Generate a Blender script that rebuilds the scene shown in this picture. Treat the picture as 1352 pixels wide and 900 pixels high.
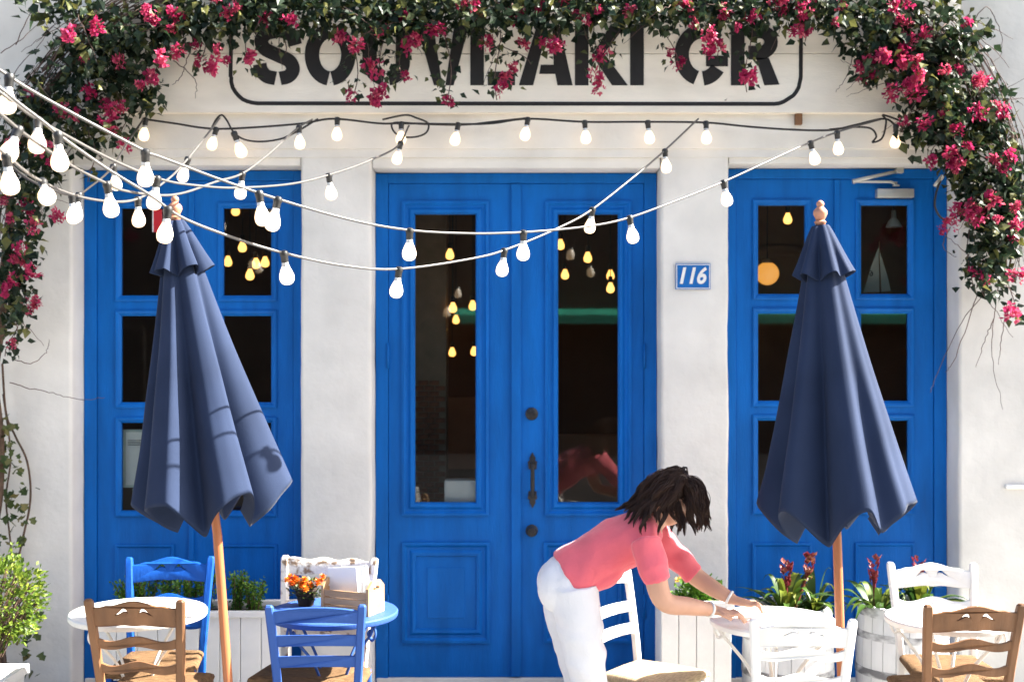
import bpy, bmesh, math, random
from math import sin, cos, pi, radians, sqrt, atan2
from mathutils import Vector, Matrix, noise

# ---------------------------------------------------------------- camera, light
for o in list(bpy.data.objects): bpy.data.objects.remove(o)
scene = bpy.context.scene
COL = scene.collection
CAMY, CAMZ, FPX = -7.0, 1.97, 1645.0
cam = bpy.data.cameras.new('camera')
cam.sensor_width = 36.0
cam.lens = FPX / 1352.0 * 36.0
cam.clip_end = 600
cam.dof.use_dof = True
cam.dof.focus_distance = 5.3
cam.dof.aperture_fstop = 2.5
camo = bpy.data.objects.new('camera', cam)
COL.objects.link(camo)
camo.location = (0, CAMY, CAMZ)
camo.rotation_euler = (radians(90), 0, 0)
scene.camera = camo

SUN = Vector((0.76, 0.055, 0.645)).normalized()       # towards the sun
world = bpy.data.worlds.new('World'); scene.world = world
world.use_nodes = True
wn = world.node_tree
sky = wn.nodes.new('ShaderNodeTexSky')
sky.sky_type = 'NISHITA'; sky.sun_disc = False
sky.sun_elevation = math.asin(SUN.z)
sky.sun_rotation = atan2(SUN.x, SUN.y)
sky.dust_density = 4.0
wn.links.new(sky.outputs[0], wn.nodes['Background'].inputs[0])
wn.nodes['Background'].inputs[1].default_value = 0.068
sl = bpy.data.lights.new('sun', 'SUN'); sl.energy = 5.0; sl.angle = radians(0.53); sl.color = (1.0, 0.95, 0.86)
so = bpy.data.objects.new('sun', sl); COL.objects.link(so)
so.rotation_euler = SUN.to_track_quat('Z', 'Y').to_euler(); so.location = (4, 0, 8)
scene.view_settings.view_transform = 'Standard'
scene.view_settings.look = 'None'
scene.view_settings.gamma = 1.0
scene.view_settings.exposure = 2.6

# ---------------------------------------------------------------- helpers
def at(px, py, y):
    """pixel of the 1352x900 photograph -> point on the plane of depth y"""
    d = y - CAMY
    return Vector(((px - 676) / FPX * d, y, CAMZ - (py - 450) / FPX * d))
def X(px, y): return at(px, 450, y).x
def Z(py, y): return at(676, py, y).z
def lerp(a, b, t): return a + (b - a) * t

class MB:
    def __init__(s): s.v = []; s.f = []; s.c = None
    def add(s, vs, fs):
        n = len(s.v); s.v += [tuple(v) for v in vs]; s.f += [tuple(i + n for i in f) for f in fs]; return s
    def quad(s, a, b, c, d): return s.add([a, b, c, d], [(0, 1, 2, 3)])
    def box(s, x0, x1, y0, y1, z0, z1, b=0.0):
        if b <= 0:
            return s.add([(x0,y0,z0),(x1,y0,z0),(x1,y1,z0),(x0,y1,z0),(x0,y0,z1),(x1,y0,z1),(x1,y1,z1),(x0,y1,z1)],
                         [(0,3,2,1),(4,5,6,7),(0,1,5,4),(1,2,6,5),(2,3,7,6),(3,0,4,7)])
        bm = bmesh.new(); bmesh.ops.create_cube(bm, size=1)
        for v in bm.verts:
            v.co = Vector((lerp(x0, x1, v.co.x + .5), lerp(y0, y1, v.co.y + .5), lerp(z0, z1, v.co.z + .5)))
        bmesh.ops.bevel(bm, geom=bm.edges[:], offset=b, segments=2, affect='EDGES', profile=.5)
        s.bm(bm); return s
    def bm(s, bm):
        bm.verts.index_update()
        s.add([v.co[:] for v in bm.verts], [[v.index for v in f.verts] for f in bm.faces]); bm.free(); return s
    def loft(s, rings, closed=True, cap=True):
        n = len(rings[0]); base = len(s.v)
        for r in rings: s.v += [tuple(p) for p in r]
        m = n if closed else n - 1
        for i in range(len(rings) - 1):
            for j in range(m):
                a = base + i*n + j; b = base + i*n + (j+1) % n
                s.f.append((a, b, b + n, a + n))
        if cap and closed:
            s.f.append(tuple(base + j for j in reversed(range(n))))
            s.f.append(tuple(base + (len(rings)-1)*n + j for j in range(n)))
        return s
    def tube(s, pts, rad, n=8, cap=True, squash=1.0):
        pts = [Vector(p) for p in pts]
        if not hasattr(rad, '__len__'): rad = [rad] * len(pts)
        rings = []; up = None
        for i, p in enumerate(pts):
            t = (pts[min(i+1, len(pts)-1)] - pts[max(i-1, 0)])
            t = t.normalized() if t.length > 1e-9 else Vector((0, 0, 1))
            if up is None:
                up = Vector((0, 0, 1)) if abs(t.z) < .9 else Vector((0, 1, 0))
            u = (up - t * up.dot(t)); u = u.normalized() if u.length > 1e-6 else t.orthogonal().normalized()
            w = t.cross(u); up = u
            rings.append([p + (u * cos(2*pi*k/n) + w * sin(2*pi*k/n) * squash) * rad[i] for k in range(n)])
        return s.loft(rings, True, cap)
    def lathe(s, prof, n=32, c=(0, 0, 0), cap=True):
        c = Vector(c)
        rings = [[c + Vector((r*cos(2*pi*k/n), r*sin(2*pi*k/n), z)) for k in range(n)] for r, z in prof]
        return s.loft(rings, True, cap)
    def rect_rings(s, x0, x1, z0, z1, prof, fill=False):
        """mitred rectangular moulding: prof = [(inset, y)...]"""
        rings = [[(x0+i, y, z0+i), (x1-i, y, z0+i), (x1-i, y, z1-i), (x0+i, y, z1-i)] for i, y in prof]
        s.loft(rings, True, False)
        if fill:
            b = len(s.v) - 4; s.f.append((b, b+1, b+2, b+3))
        return s
    def xf(s, M):
        s.v = [tuple(M @ Vector(v)) for v in s.v]; return s
    def mesh(s, name, mat, smooth=False, angle=None):
        me = bpy.data.meshes.new(name); me.from_pydata(s.v, [], s.f); me.validate()
        if mat: me.materials.append(mat)
        bm = bmesh.new(); bm.from_mesh(me); bmesh.ops.recalc_face_normals(bm, faces=bm.faces[:]); bm.to_mesh(me); bm.free()
        if smooth:
            me.polygons.foreach_set('use_smooth', [True] * len(me.polygons))
            if angle: me.set_sharp_from_angle(angle=radians(angle))
        return me
    def build(s, name, mat, parent=None, smooth=False, angle=None):
        return link(name, s.mesh(name, mat, smooth, angle), parent)

def link(name, data, parent=None, loc=None):
    o = bpy.data.objects.new(name, data); COL.objects.link(o)
    if parent is not None: o.parent = parent
    if loc is not None: o.location = loc
    return o
def tag(o, label=None, cat=None, group=None, kind=None):
    if label: o['label'] = label
    if cat: o['category'] = cat
    if group: o['group'] = group
    if kind: o['kind'] = kind
    return o
def thing(name, label, cat, loc=(0, 0, 0), rz=0, group=None):
    o = bpy.data.objects.new(name, None); COL.objects.link(o); o.empty_display_size = .1
    o.location = loc; o.rotation_euler = (0, 0, rz)
    return tag(o, label, cat, group)
def copy_tree(o, parent=None):
    c = o.copy(); COL.objects.link(c); c.parent = parent
    for ch in o.children: copy_tree(ch, c)
    return c
def cr(pts, n=8):
    """Catmull-Rom through points"""
    pts = [Vector(p) for p in pts]; out = []
    P = [pts[0]*2 - pts[1]] + pts + [pts[-1]*2 - pts[-2]]
    for i in range(1, len(P) - 2):
        for k in range(n):
            t = k / n
            out.append(.5 * (2*P[i] + (P[i+1]-P[i-1])*t + (2*P[i-1]-5*P[i]+4*P[i+1]-P[i+2])*t*t + (3*P[i]-P[i-1]-3*P[i+1]+P[i+2])*t**3))
    out.append(pts[-1]); return out
def fill2d(loops, thick, bevel=0.0):
    """solid plate from closed 2D loops (holes allowed); returns bmesh in (u,v,w)"""
    cu = bpy.data.curves.new('tmp', 'CURVE'); cu.dimensions = '2D'; cu.fill_mode = 'BOTH'
    cu.extrude = thick/2; cu.bevel_depth = bevel; cu.bevel_resolution = 1
    for lp in loops:
        sp = cu.splines.new('POLY'); sp.points.add(len(lp) - 1); sp.use_cyclic_u = True
        for p, q in zip(sp.points, lp): p.co = (q[0], q[1], 0, 1)
    ob = bpy.data.objects.new('tmp', cu); COL.objects.link(ob)
    dg = bpy.context.evaluated_depsgraph_get()
    me = bpy.data.meshes.new_from_object(ob.evaluated_get(dg))
    bm = bmesh.new(); bm.from_mesh(me)
    bmesh.ops.remove_doubles(bm, verts=bm.verts[:], dist=1e-5)
    bpy.data.objects.remove(ob); bpy.data.curves.remove(cu); bpy.data.meshes.remove(me)
    return bm
def text_mesh(txt, size, thick, mat, shear=0.0, offset=0.0):
    cu = bpy.data.curves.new('tmp', 'FONT'); cu.body = txt; cu.size = size; cu.extrude = thick; cu.shear = shear
    cu.offset = offset; cu.align_x = 'CENTER'; cu.align_y = 'CENTER'
    ob = bpy.data.objects.new('tmp', cu); COL.objects.link(ob)
    me = bpy.data.meshes.new_from_object(ob.evaluated_get(bpy.context.evaluated_depsgraph_get()))
    bpy.data.objects.remove(ob); bpy.data.curves.remove(cu)
    me.materials.clear(); me.materials.append(mat); return me
def remeshed(mb, name, mat, parent, voxel=.006, smooth=4):
    o = mb.build(name, None, None)
    m = o.modifiers.new('r', 'REMESH'); m.mode = 'VOXEL'; m.voxel_size = voxel
    k = o.modifiers.new('s', 'SMOOTH'); k.iterations = smooth; k.factor = .5
    me = bpy.data.meshes.new_from_object(o.evaluated_get(bpy.context.evaluated_depsgraph_get()))
    bpy.data.objects.remove(o)
    me.materials.clear(); me.materials.append(mat)
    me.polygons.foreach_set('use_smooth', [True] * len(me.polygons))
    return link(name, me, parent)

# ---------------------------------------------------------------- materials
def newmat(name):
    m = bpy.data.materials.new(name); m.use_nodes = True
    return m, m.node_tree.nodes, m.node_tree.links, m.node_tree.nodes['Principled BSDF']
def S(c): return tuple(((v/255)/12.92 if v/255 <= .04045 else ((v/255+.055)/1.055)**2.4) for v in c)
def mat(name, col, rough=.6, var=.12, vscale=6, bump=.0, bscale=40, spec=.5, stretch=(1,1,1), col2=None, lo=.4, hi=.62, detail=6, sheen=0, metal=0, coords='Object'):
    """noise-varied principled; col2 = second colour showing in worn patches"""
    m, N, L, B = newmat(name)
    tc = N.new('ShaderNodeTexCoord'); mp = N.new('ShaderNodeMapping'); mp.inputs['Scale'].default_value = stretch
    L.new(tc.outputs[coords], mp.inputs[0])
    nz = N.new('ShaderNodeTexNoise'); nz.inputs['Scale'].default_value = vscale; nz.inputs['Detail'].default_value = detail
    L.new(mp.outputs[0], nz.inputs['Vector'])
    rp = N.new('ShaderNodeValToRGB')
    c2 = col2 if col2 else tuple(c*(1-2*var) for c in col)
    c1 = col if col2 else tuple(min(1, c*(1+var*.6)) for c in col)
    rp.color_ramp.elements[0].position = lo if col2 else .25; rp.color_ramp.elements[1].position = hi if col2 else .7
    rp.color_ramp.elements[0].color = (*c2, 1); rp.color_ramp.elements[1].color = (*c1, 1)
    L.new(nz.outputs[0], rp.inputs[0]); L.new(rp.outputs[0], B.inputs['Base Color'])
    B.inputs['Roughness'].default_value = rough; B.inputs['Specular IOR Level'].default_value = spec; B.inputs['Metallic'].default_value = metal
    if sheen: B.inputs['Sheen Weight'].default_value = sheen; B.inputs['Sheen Roughness'].default_value = .4
    if bump:
        n2 = N.new('ShaderNodeTexNoise'); n2.inputs['Scale'].default_value = bscale; n2.inputs['Detail'].default_value = 8
        L.new(mp.outputs[0], n2.inputs['Vector'])
        bp = N.new('ShaderNodeBump'); bp.inputs['Strength'].default_value = bump; bp.inputs['Distance'].default_value = .01
        L.new(n2.outputs[0], bp.inputs['Height']); L.new(bp.outputs[0], B.inputs['Normal'])
    return m
def leafmat(name, c1, c2, c3, trans=.25, rough=.45):
    """colour from a per-leaf random stored in the attribute 'var'"""
    m, N, L, B = newmat(name)
    a = N.new('ShaderNodeAttribute'); a.attribute_name = 'var'
    oi = N.new('ShaderNodeObjectInfo'); ad = N.new('ShaderNodeMath'); ad.operation = 'ADD'; fr = N.new('ShaderNodeMath'); fr.operation = 'FRACT'
    L.new(a.outputs['Fac'], ad.inputs[0]); L.new(oi.outputs['Random'], ad.inputs[1]); L.new(ad.outputs[0], fr.inputs[0])
    rp = N.new('ShaderNodeValToRGB'); e = rp.color_ramp.elements
    e[0].color = (*c1, 1); e[1].color = (*c3, 1); k = rp.color_ramp.elements.new(.6); k.color = (*c2, 1)
    L.new(fr.outputs[0], rp.inputs[0]); L.new(rp.outputs[0], B.inputs['Base Color'])
    B.inputs['Roughness'].default_value = rough; B.inputs['Specular IOR Level'].default_value = .3
    t = N.new('ShaderNodeBsdfTranslucent'); L.new(rp.outputs[0], t.inputs[0])
    mx = N.new('ShaderNodeMixShader'); mx.inputs[0].default_value = trans
    L.new(B.outputs[0], mx.inputs[1]); L.new(t.outputs[0], mx.inputs[2]); L.new(mx.outputs[0], N['Material Output'].inputs[0])
    return m
def emat(name, col, strength):
    m, N, L, B = newmat(name)
    B.inputs['Base Color'].default_value = (.85, .83, .8, 1); B.inputs['Roughness'].default_value = .25
    B.inputs['Emission Color'].default_value = (*col, 1); B.inputs['Emission Strength'].default_value = strength
    return m
def glassmat(name, tint=(.9, .93, .92)):
    m, N, L, B = newmat(name)
    tr = N.new('ShaderNodeBsdfTransparent'); tr.inputs[0].default_value = (*tint, 1)
    gl = N.new('ShaderNodeBsdfGlossy'); gl.inputs['Roughness'].default_value = .015
    fr = N.new('ShaderNodeFresnel'); fr.inputs[0].default_value = 1.45
    mx = N.new('ShaderNodeMixShader'); L.new(fr.outputs[0], mx.inputs[0]); L.new(tr.outputs[0], mx.inputs[1]); L.new(gl.outputs[0], mx.inputs[2])
    L.new(mx.outputs[0], N['Material Output'].inputs[0]); return m

M = {}
M['plaster'] = mat('plaster', (.74, .712, .66), .85, .10, 2.6, .5, 16, .2)
M['cream'] = mat('cream_paint', (.90, .83, .72), .75, .07, 3, .25, 30, .25, (1, 1, 3))
M['blue'] = mat('blue_paint', (.001, .125, .46), .5, .13, 5, .22, 45, .2, (2.5, 2.5, .45))
M['black'] = mat('black_paint', (.012, .010, .010), .7, .2, 20)
M['iron'] = mat('black_iron', (.012, .012, .014), .45, .2, 20)
M['glass'] = glassmat('window_glass')
M['white'] = mat('white_paint', (.78, .77, .74), .5, .05, 8, .15, 50, .4)
M['white_worn'] = mat('worn_white_paint', (.76, .74, .69), .6, 0, 14, .3, 60, .3, (1, 1, .45), (.40, .30, .20), .30, .38)
M['white_very_worn'] = mat('peeling_white_paint', (.74, .71, .66), .65, 0, 22, .4, 60, .3, (1, 1, 1), (.26, .18, .12), .36, .46)
M['brown'] = mat('brown_wood', (.20, .095, .042), .55, .3, 9, .3, 60, .35, (1, 1, .2))
M['seat'] = mat('rush_seat', (.20, .115, .055), .8, .35, 30, .6, 120, .2, (1, 6, 1))
M['chair_blue'] = mat('chair_blue_paint', (.003, .065, .33), .6, 0, 16, .2, 60, .2, (1, 1, .4), (.06, .045, .05), .22, .27)
M['chair_pale_blue'] = mat('chair_pale_blue_paint', (.035, .095, .33), .6, 0, 16, .2, 60, .2, (1, 1, .4), (.13, .06, .045), .25, .29)
M['canvas'] = mat('navy_canvas', (.022, .034, .072), .8, .12, 4, .12, 300, .10, sheen=.05)
M['teak'] = mat('teak_pole', (.40, .135, .05), .45, .2, 8, .1, 60, .5, (1, 1, .15))
M['finial'] = mat('finial_wood', (.50, .22, .13), .5, .15, 20)
M['cable_dark'] = mat('dark_cable', (.018, .016, .015), .5, .1, 20)
M['cable_grey'] = mat('grey_cable', (.11, .105, .10), .4, .1, 20)
M['socket'] = mat('socket_plastic', (.02, .02, .02), .4, .1, 20)
M['metal'] = mat('satin_metal', (.55, .54, .50), .4, .08, 12, metal=.6)
M['barrel'] = mat('barrel_white', (.72, .73, .74), .6, .10, 7, .3, 30, .3, (1, 1, .3))
M['hoop'] = mat('barrel_hoop', (.62, .63, .64), .5, 0, 9, .2, 60, .4, (1, 1, 2), (.16, .16, .17), .42, .6)
M['soil'] = mat('soil', (.035, .022, .015), .9, .3, 30, .6, 60)
M['crate'] = mat('crate_pine', (.50, .30, .15), .6, .2, 12, .2, 60, .3, (.3, 1, 1))
M['paper'] = mat('white_paper', (.80, .80, .79), .7, .02, 8)
M['paper_pale'] = mat('pale_paper', (.52, .60, .57), .7, .06, 20)
M['violet'] = mat('violet_print', (.12, .09, .40), .6, .1, 10)
M['red'] = mat('red_print', (.55, .01, .02), .5, .1, 10)
M['plaque'] = mat('plaque_enamel', (.012, .13, .42), .25, .06, 10)
M['skin'] = mat('skin', (.55, .30, .20), .5, .06, 12)
M['shirt'] = mat('coral_cloth', (.72, .12, .155), .8, .08, 6, .3, 200, sheen=.3)
M['trousers'] = mat('white_cloth', (.70, .70, .72), .8, .04, 6, .3, 160)
M['hair'] = mat('dark_hair', (.040, .019, .012), .5, .3, 30, 0, 90, .25, (8, 8, 1))
M['ground'] = mat('stone_paving', (.29, .285, .27), .8, .12, 1.5, .3, 20)
M['asphalt'] = mat('asphalt', (.03, .03, .032), .95, .2, 6, 0, 90, .08)
M['seat_sunlit'] = mat('sunlit_rush_seat', (.52, .40, .25), .8, .25, 30, .6, 120, .2, (1, 6, 1))  # brown rush made lighter: sunlight on this seat is put into the colour
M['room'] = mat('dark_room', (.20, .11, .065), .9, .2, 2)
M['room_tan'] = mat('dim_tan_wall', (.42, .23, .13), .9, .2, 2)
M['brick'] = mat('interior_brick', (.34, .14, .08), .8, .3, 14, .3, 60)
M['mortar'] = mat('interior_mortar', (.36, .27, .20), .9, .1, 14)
M['opp'] = mat('opposite_wall', (.035, .032, .03), .9, .2, 1)
M['green'] = mat('green_awning', (.03, .42, .28), .7, .1, 4)
M['bark'] = mat('vine_bark', (.13, .085, .06), .85, .3, 20, .5, 60, .2)
M['twig'] = mat('dry_twig', (.14, .085, .07), .85, .3, 10)
M['leaf'] = leafmat('bougainvillea_leaf', (.012, .024, .013), (.024, .045, .020), (.13, .13, .035), .25)
M['bract'] = leafmat('bougainvillea_bract', (.30, .012, .07), (.50, .035, .13), (.64, .13, .18), .4)
M['box_leaf'] = leafmat('boxwood_leaf', (.035, .10, .012), (.075, .19, .02), (.20, .34, .04), .3)
M['lime_leaf'] = leafmat('shrub_leaf', (.05, .10, .012), (.14, .22, .025), (.30, .36, .05), .35)
M['ivy_leaf'] = leafmat('ivy_leaf', (.03, .055, .015), (.07, .10, .025), (.20, .17, .06), .25)
M['strap_leaf'] = leafmat('bromeliad_leaf', (.02, .055, .012), (.055, .11, .015), (.22, .24, .03), .25)
M['brom_flower'] = leafmat('bromeliad_flower', (.11, .012, .020), (.17, .018, .028), (.26, .09, .05), .25)
M['orange'] = leafmat('marigold_petal', (.55, .10, .01), (.72, .17, .012), (.80, .30, .03), .3)
M['yellow'] = leafmat('yellow_petal', (.75, .38, .02), (.80, .48, .03), (.85, .60, .05), .3)
M['bulb'] = emat('lit_bulb', (1.0, .64, .30), .48)
M['bulb_in'] = emat('lit_warm_bulb', (1.0, .44, .10), .62)
M['globe'] = emat('lit_globe', (1.0, .40, .06), .17)
M['neck'] = mat('bulb_neck', (.62, .61, .58), .3, .05, 10, metal=.3)
# ---------------------------------------------------------------- ground
g = MB().quad((-150, -150, 0), (150, -150, 0), (150, 150, 0), (-150, 150, 0)).build('ground', M['ground'])
tag(g, kind='structure')
rd = MB().quad((-150, -15.2, .004), (150, -15.2, .004), (150, -5.6, .004), (-150, -5.6, .004)).build('street', M['asphalt']); tag(rd, kind='structure')
pv = MB().box(-60, 60, -5.6, .02, -.05, .0035); pv.box(-60, 60, -5.75, -5.6, -.05, .06, .01)
tag(pv.build('pavement', M['ground']), kind='structure')
# the terrace stands one kerb above the street

# ---------------------------------------------------------------- shop building
DY = 0.20                                   # door plane behind the wall face
OPEN = [(-2.472, -1.187, 2.955), (-.79, .838, 2.94), (1.217, 2.512, 2.965)]
bld = thing('shop_building', 'white plastered shop front with three tall blue door openings', 'building')
def wob(x, z, k): return .006 * noise.noise(Vector((x*3.1 + k*7.7, z*2.3, k))) + .0025 * noise.noise(Vector((x*9 + k, z*11, k)))
def pier(mb, x0, x1, z1, k, y1=.34):
    rings = []; r = .022; nz = 60
    for i in range(nz + 1):
        z = z1 * i / nz
        a, b = x0 + wob(x0, z, k), x1 + wob(x1, z, k + 3)
        ring = [(a, y1)]
        for t in range(5):
            th = pi/2 * t/4; ring.append((a + r - r*cos(th), r - r*sin(th)))
        for t in range(5):
            th = pi/2 * t/4; ring.append((b - r + r*sin(th), r - r*cos(th)))
        ring.append((b, y1))
        rings.append([(p[0], p[1], z) for p in ring])
    mb.loft(rings, True, True)
w = MB()
pier(w, -6.0, OPEN[0][0], 4.9, 1); pier(w, OPEN[0][1], OPEN[1][0], 3.0, 2); pier(w, OPEN[1][1], OPEN[2][0], 3.0, 3); pier(w, OPEN[2][1], 6.0, 4.9, 4)
for k, (a, b, zt) in enumerate(OPEN): w.box(a + .002, b - .002, .012, .335, zt, 3.2, .012)
w.box(-2.474, 2.514, -.006, .338, 3.0, 4.9)
w.box(-2.476, 2.516, -.018, .1, 3.045, 4.88, .008)
w.build('facade_wall', M['plaster'], bld, True, 35)
MB().box(-6, -5.8, .36, 6, 0, 4.9).build('side_wall', M['plaster'], bld)
MB().box(5.8, 6, .36, 6, 0, 4.9).build('side_wall', M['plaster'], bld)
MB().box(-6, 6, 6, 6.2, 0, 4.9).build('back_wall', M['plaster'], bld)
MB().box(-6.05, 6.05, -.03, 6.25, 4.902, 5.1).build('roof', M['plaster'], bld)
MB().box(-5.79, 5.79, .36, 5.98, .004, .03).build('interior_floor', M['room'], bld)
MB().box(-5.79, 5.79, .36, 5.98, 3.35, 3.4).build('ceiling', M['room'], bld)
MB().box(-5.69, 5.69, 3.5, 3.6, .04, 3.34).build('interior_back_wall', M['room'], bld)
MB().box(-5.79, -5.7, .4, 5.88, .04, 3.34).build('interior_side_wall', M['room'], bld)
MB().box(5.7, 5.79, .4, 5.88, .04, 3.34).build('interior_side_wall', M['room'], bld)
# dim tan wall with arch seen through the right-hand window
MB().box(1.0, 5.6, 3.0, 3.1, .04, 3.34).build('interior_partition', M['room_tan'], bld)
ar = MB(); pts = [at(1030 + 95*cos(a), 405 - 75*sin(a), 2.98) for a in [pi*k/16 for k in range(17)]]
ar.tube(pts, .05, 8).build('arch_moulding', M['room_tan'], bld, True)
# brick pier inside, bricks one by one
bp = MB(); x0, x1 = X(545, 1.6), X(589, 1.6)
bp.box(x0, x1, 1.606, 1.9, .04, 3.3).build('brick_pier', M['mortar'], bld)
pier_ob = bld.children[-1]
bw, bh = .068, .030
brick_me = MB().box(-bw/2, bw/2, -.008, .012, -bh/2, bh/2, .003).mesh('brick', M['brick'])
row = 0; z = Z(668, 1.6)
while z < Z(500, 1.6):
    x = x0 + (bw/2 if row % 2 else .0) + .004
    while x + bw/2 < x1:
        b = link('brick', brick_me, pier_ob, (x + bw/2 - .0, 1.602, z)) if x + bw < x1 else None
        x += bw + .007
    z += bh + .007; row += 1
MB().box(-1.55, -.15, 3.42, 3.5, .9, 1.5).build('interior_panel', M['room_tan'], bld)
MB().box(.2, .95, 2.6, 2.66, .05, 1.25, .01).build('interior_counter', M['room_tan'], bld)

# ---------------------------------------------------------------- doors
def slab(mb, x0, x1, z0, z1, holes, y0, y1):
    """vertical slab with rectangular holes stacked in one column (hx0,hx1 same for all)"""
    hs = sorted(holes, key=lambda h: h[2]); hx0, hx1 = hs[0][0], hs[0][1]
    mb.box(x0, hx0, y0, y1, z0, z1, .002); mb.box(hx1, x1, y0, y1, z0, z1, .002)
    zz = z0
    for h in hs:
        mb.box(hx0 - .001, hx1 + .001, y0 + .001, y1 - .001, zz, h[2]); zz = h[3]
    mb.box(hx0 - .001, hx1 + .001, y0 + .001, y1 - .001, zz, z1)
def leaf(door, x0, x1, z1, glasses, panels, wide):
    mb = MB(); z0 = .03
    sl = [(g[0] - .012, g[1] + .012, g[2] - .012, g[3] + .012) for g in glasses]
    slab(mb, x0, x1, z0, z1, sl, DY, DY + .045)
    lf = mb.build('door_leaf', M['blue'], door)
    y = DY
    for g in glasses:
        m = MB()
        if wide: prof = [(-.076, y + .001), (-.076, y - .016), (-.062, y - .020), (-.050, y - .006), (-.038, y - .004), (-.024, y - .016), (-.008, y - .012), (0, y + .004), (0, y + .03)]
        else: prof = [(-.034, y + .001), (-.034, y - .010), (-.026, y - .014), (-.014, y - .010), (-.008, y - .004), (0, y + .004), (0, y + .03)]
        m.rect_rings(g[0], g[1], g[2], g[3], prof).build('moulding', M['blue'], lf, True, 20)
        MB().box(g[0] - .006, g[1] + .006, y + .018, y + .023, g[2] - .006, g[3] + .006).build('glass_pane', M['glass'], lf)
    for p in panels:
        m = MB()
        if wide: prof = [(0, y + .001), (0, y - .015), (.016, y - .019), (.03, y - .004), (.045, y - .004), (.062, y - .018), (.078, y - .014), (.082, y - .003), (.145, y - .012), (.147, y - .016)]
        else: prof = [(0, y + .001), (0, y - .010), (.012, y - .013), (.022, y - .003), (.034, y - .003), (.075, y - .010)]
        m.rect_rings(*p, prof, True).build('panel', M['blue'], lf, True, 20)
    return lf
def gx(a, b, c, d): return (X(a, DY), X(b, DY), Z(d, DY), Z(c, DY))
def jamb(door, k):
    a, b, zt = OPEN[k]
    m = MB(); m.box(a + .003, a + .075, DY - .012, DY + .09, .0, zt - .004, .003); m.box(b - .075, b - .003, DY - .012, DY + .09, 0, zt - .004, .003)
    m.box(a + .075, b - .075, DY - .011, DY + .09, zt - .06, zt - .003, .003)
    m.build('door_frame', M['blue'], door)
    MB().box(a + .01, b - .01, DY - .02, .4, .0, .028, .004).build('threshold', M['plaster'], door)
# centre
D1 = thing('double_door', 'tall double door with two long glass panes and black pull handle', 'door', (0, 0, 0), 0)
jamb(D1, 1)
sx = X(680, DY); zt = OPEN[1][2]
l1 = leaf(D1, OPEN[1][0] + .077, sx - .003, zt - .062, [gx(548, 628, 283, 663)], [gx(531, 647, 715, 848)], True)
l2 = leaf(D1, sx + .003, OPEN[1][1] - .077, zt - .062, [gx(737, 816, 283, 663)], [gx(718, 834, 715, 848)], True)
MB().box(X(675, DY), X(688, DY), DY - .018, DY + .004, .035, zt - .064, .004).build('astragal', M['blue'], l2)
for py in (546, 700):
    c = at(702, py, DY)
    m = MB(); prof = [(.034, 0), (.036, .006), (.030, .010), (.018, .014), (.016, .03), (.026, .036), (.030, .046), (.026, .056), (.008, .06)] if py == 700 else [(.036, 0), (.037, .008), (.030, .014), (.020, .016), (.018, .022), (.006, .023)]
    m.lathe(prof, 24).xf(Matrix.Translation(c) @ Matrix.Rotation(radians(90), 4, 'X')).build('door_knob' if py == 700 else 'deadbolt', M['iron'], l2, True, 50)
hm = MB(); y = DY - .045; hx = X(703, DY)
zc = [Z(p, DY) for p in (612, 655)]
hm.tube([(hx, y, lerp(zc[1], zc[0], t/10)) for t in range(11)], [.010, .011, .012, .0125, .013, .013, .013, .0125, .012, .011, .010], 10)
for s, zz in ((1, zc[0]), (-1, zc[1])):
    hm.tube([(hx, DY, zz), (hx, y, zz)], .009, 8)
    bm = fill2d([[(-.022, -.03*s), (-.026, .012*s), (-.014, .02*s), (-.017, .034*s), (0, .065*s), (.017, .034*s), (.014, .02*s), (.026, .012*s), (.022, -.03*s)][::s]], .008, .001)
    t = MB().bm(bm).xf(Matrix.Translation((hx, DY - .006, zz)) @ Matrix.Rotation(radians(90), 4, 'X')); hm.add(t.v, t.f)
hm.build('pull_handle', M['iron'], l2, True, 40)
for k, (xx, s) in enumerate(((OPEN[1][0] + .074, 1), (OPEN[1][1] - .074, -1))):
    for pz in (470, 800):
        MB().tube([(xx, DY - .016, Z(pz + 16, DY)), (xx, DY - .016, Z(pz - 16, DY))], .008, 10).build('hinge', M['blue'], D1, True)
# left
D0 = thing('double_door', 'blue double door of six small panes behind the navy umbrella and boxwood planter', 'door')
jamb(D0, 0); a, b, zt = OPEN[0]; sx = X(254, DY)
rows = [(275, 390), (417, 531), (558, 674)]
leaf(D0, a + .077, sx - .003, zt - .062, [gx(160, 222, r0, r1) for r0, r1 in rows], [gx(152, 230, 718, 850)], False)
q = leaf(D0, sx + .003, b - .077, zt - .062, [gx(295, 358, r0, r1) for r0, r1 in rows], [gx(287, 366, 718, 850)], False)
MB().box(sx - .02, sx + .012, DY - .014, DY + .004, .035, zt - .064, .004).build('astragal', M['blue'], q)
# right
D2 = thing('double_door', 'blue double door of six small panes with a door closer above', 'door')
jamb(D2, 2); a, b, zt = OPEN[2]; sx = X(1106, DY)
rows = [(271, 388), (414, 529), (555, 671)]
q = leaf(D2, a + .077, sx - .003, zt - .062, [gx(1001, 1063, r0, r1) for r0, r1 in rows], [gx(993, 1072, 716, 848)], False)
q2 = leaf(D2, sx + .003, b - .077, zt - .062, [gx(1137, 1199, r0, r1) for r0, r1 in rows], [gx(1129, 1207, 716, 848)], False)
MB().box(sx - .022, sx + .008, DY - .014, DY + .004, .035, zt - .064, .004).build('astragal', M['blue'], q)
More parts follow.
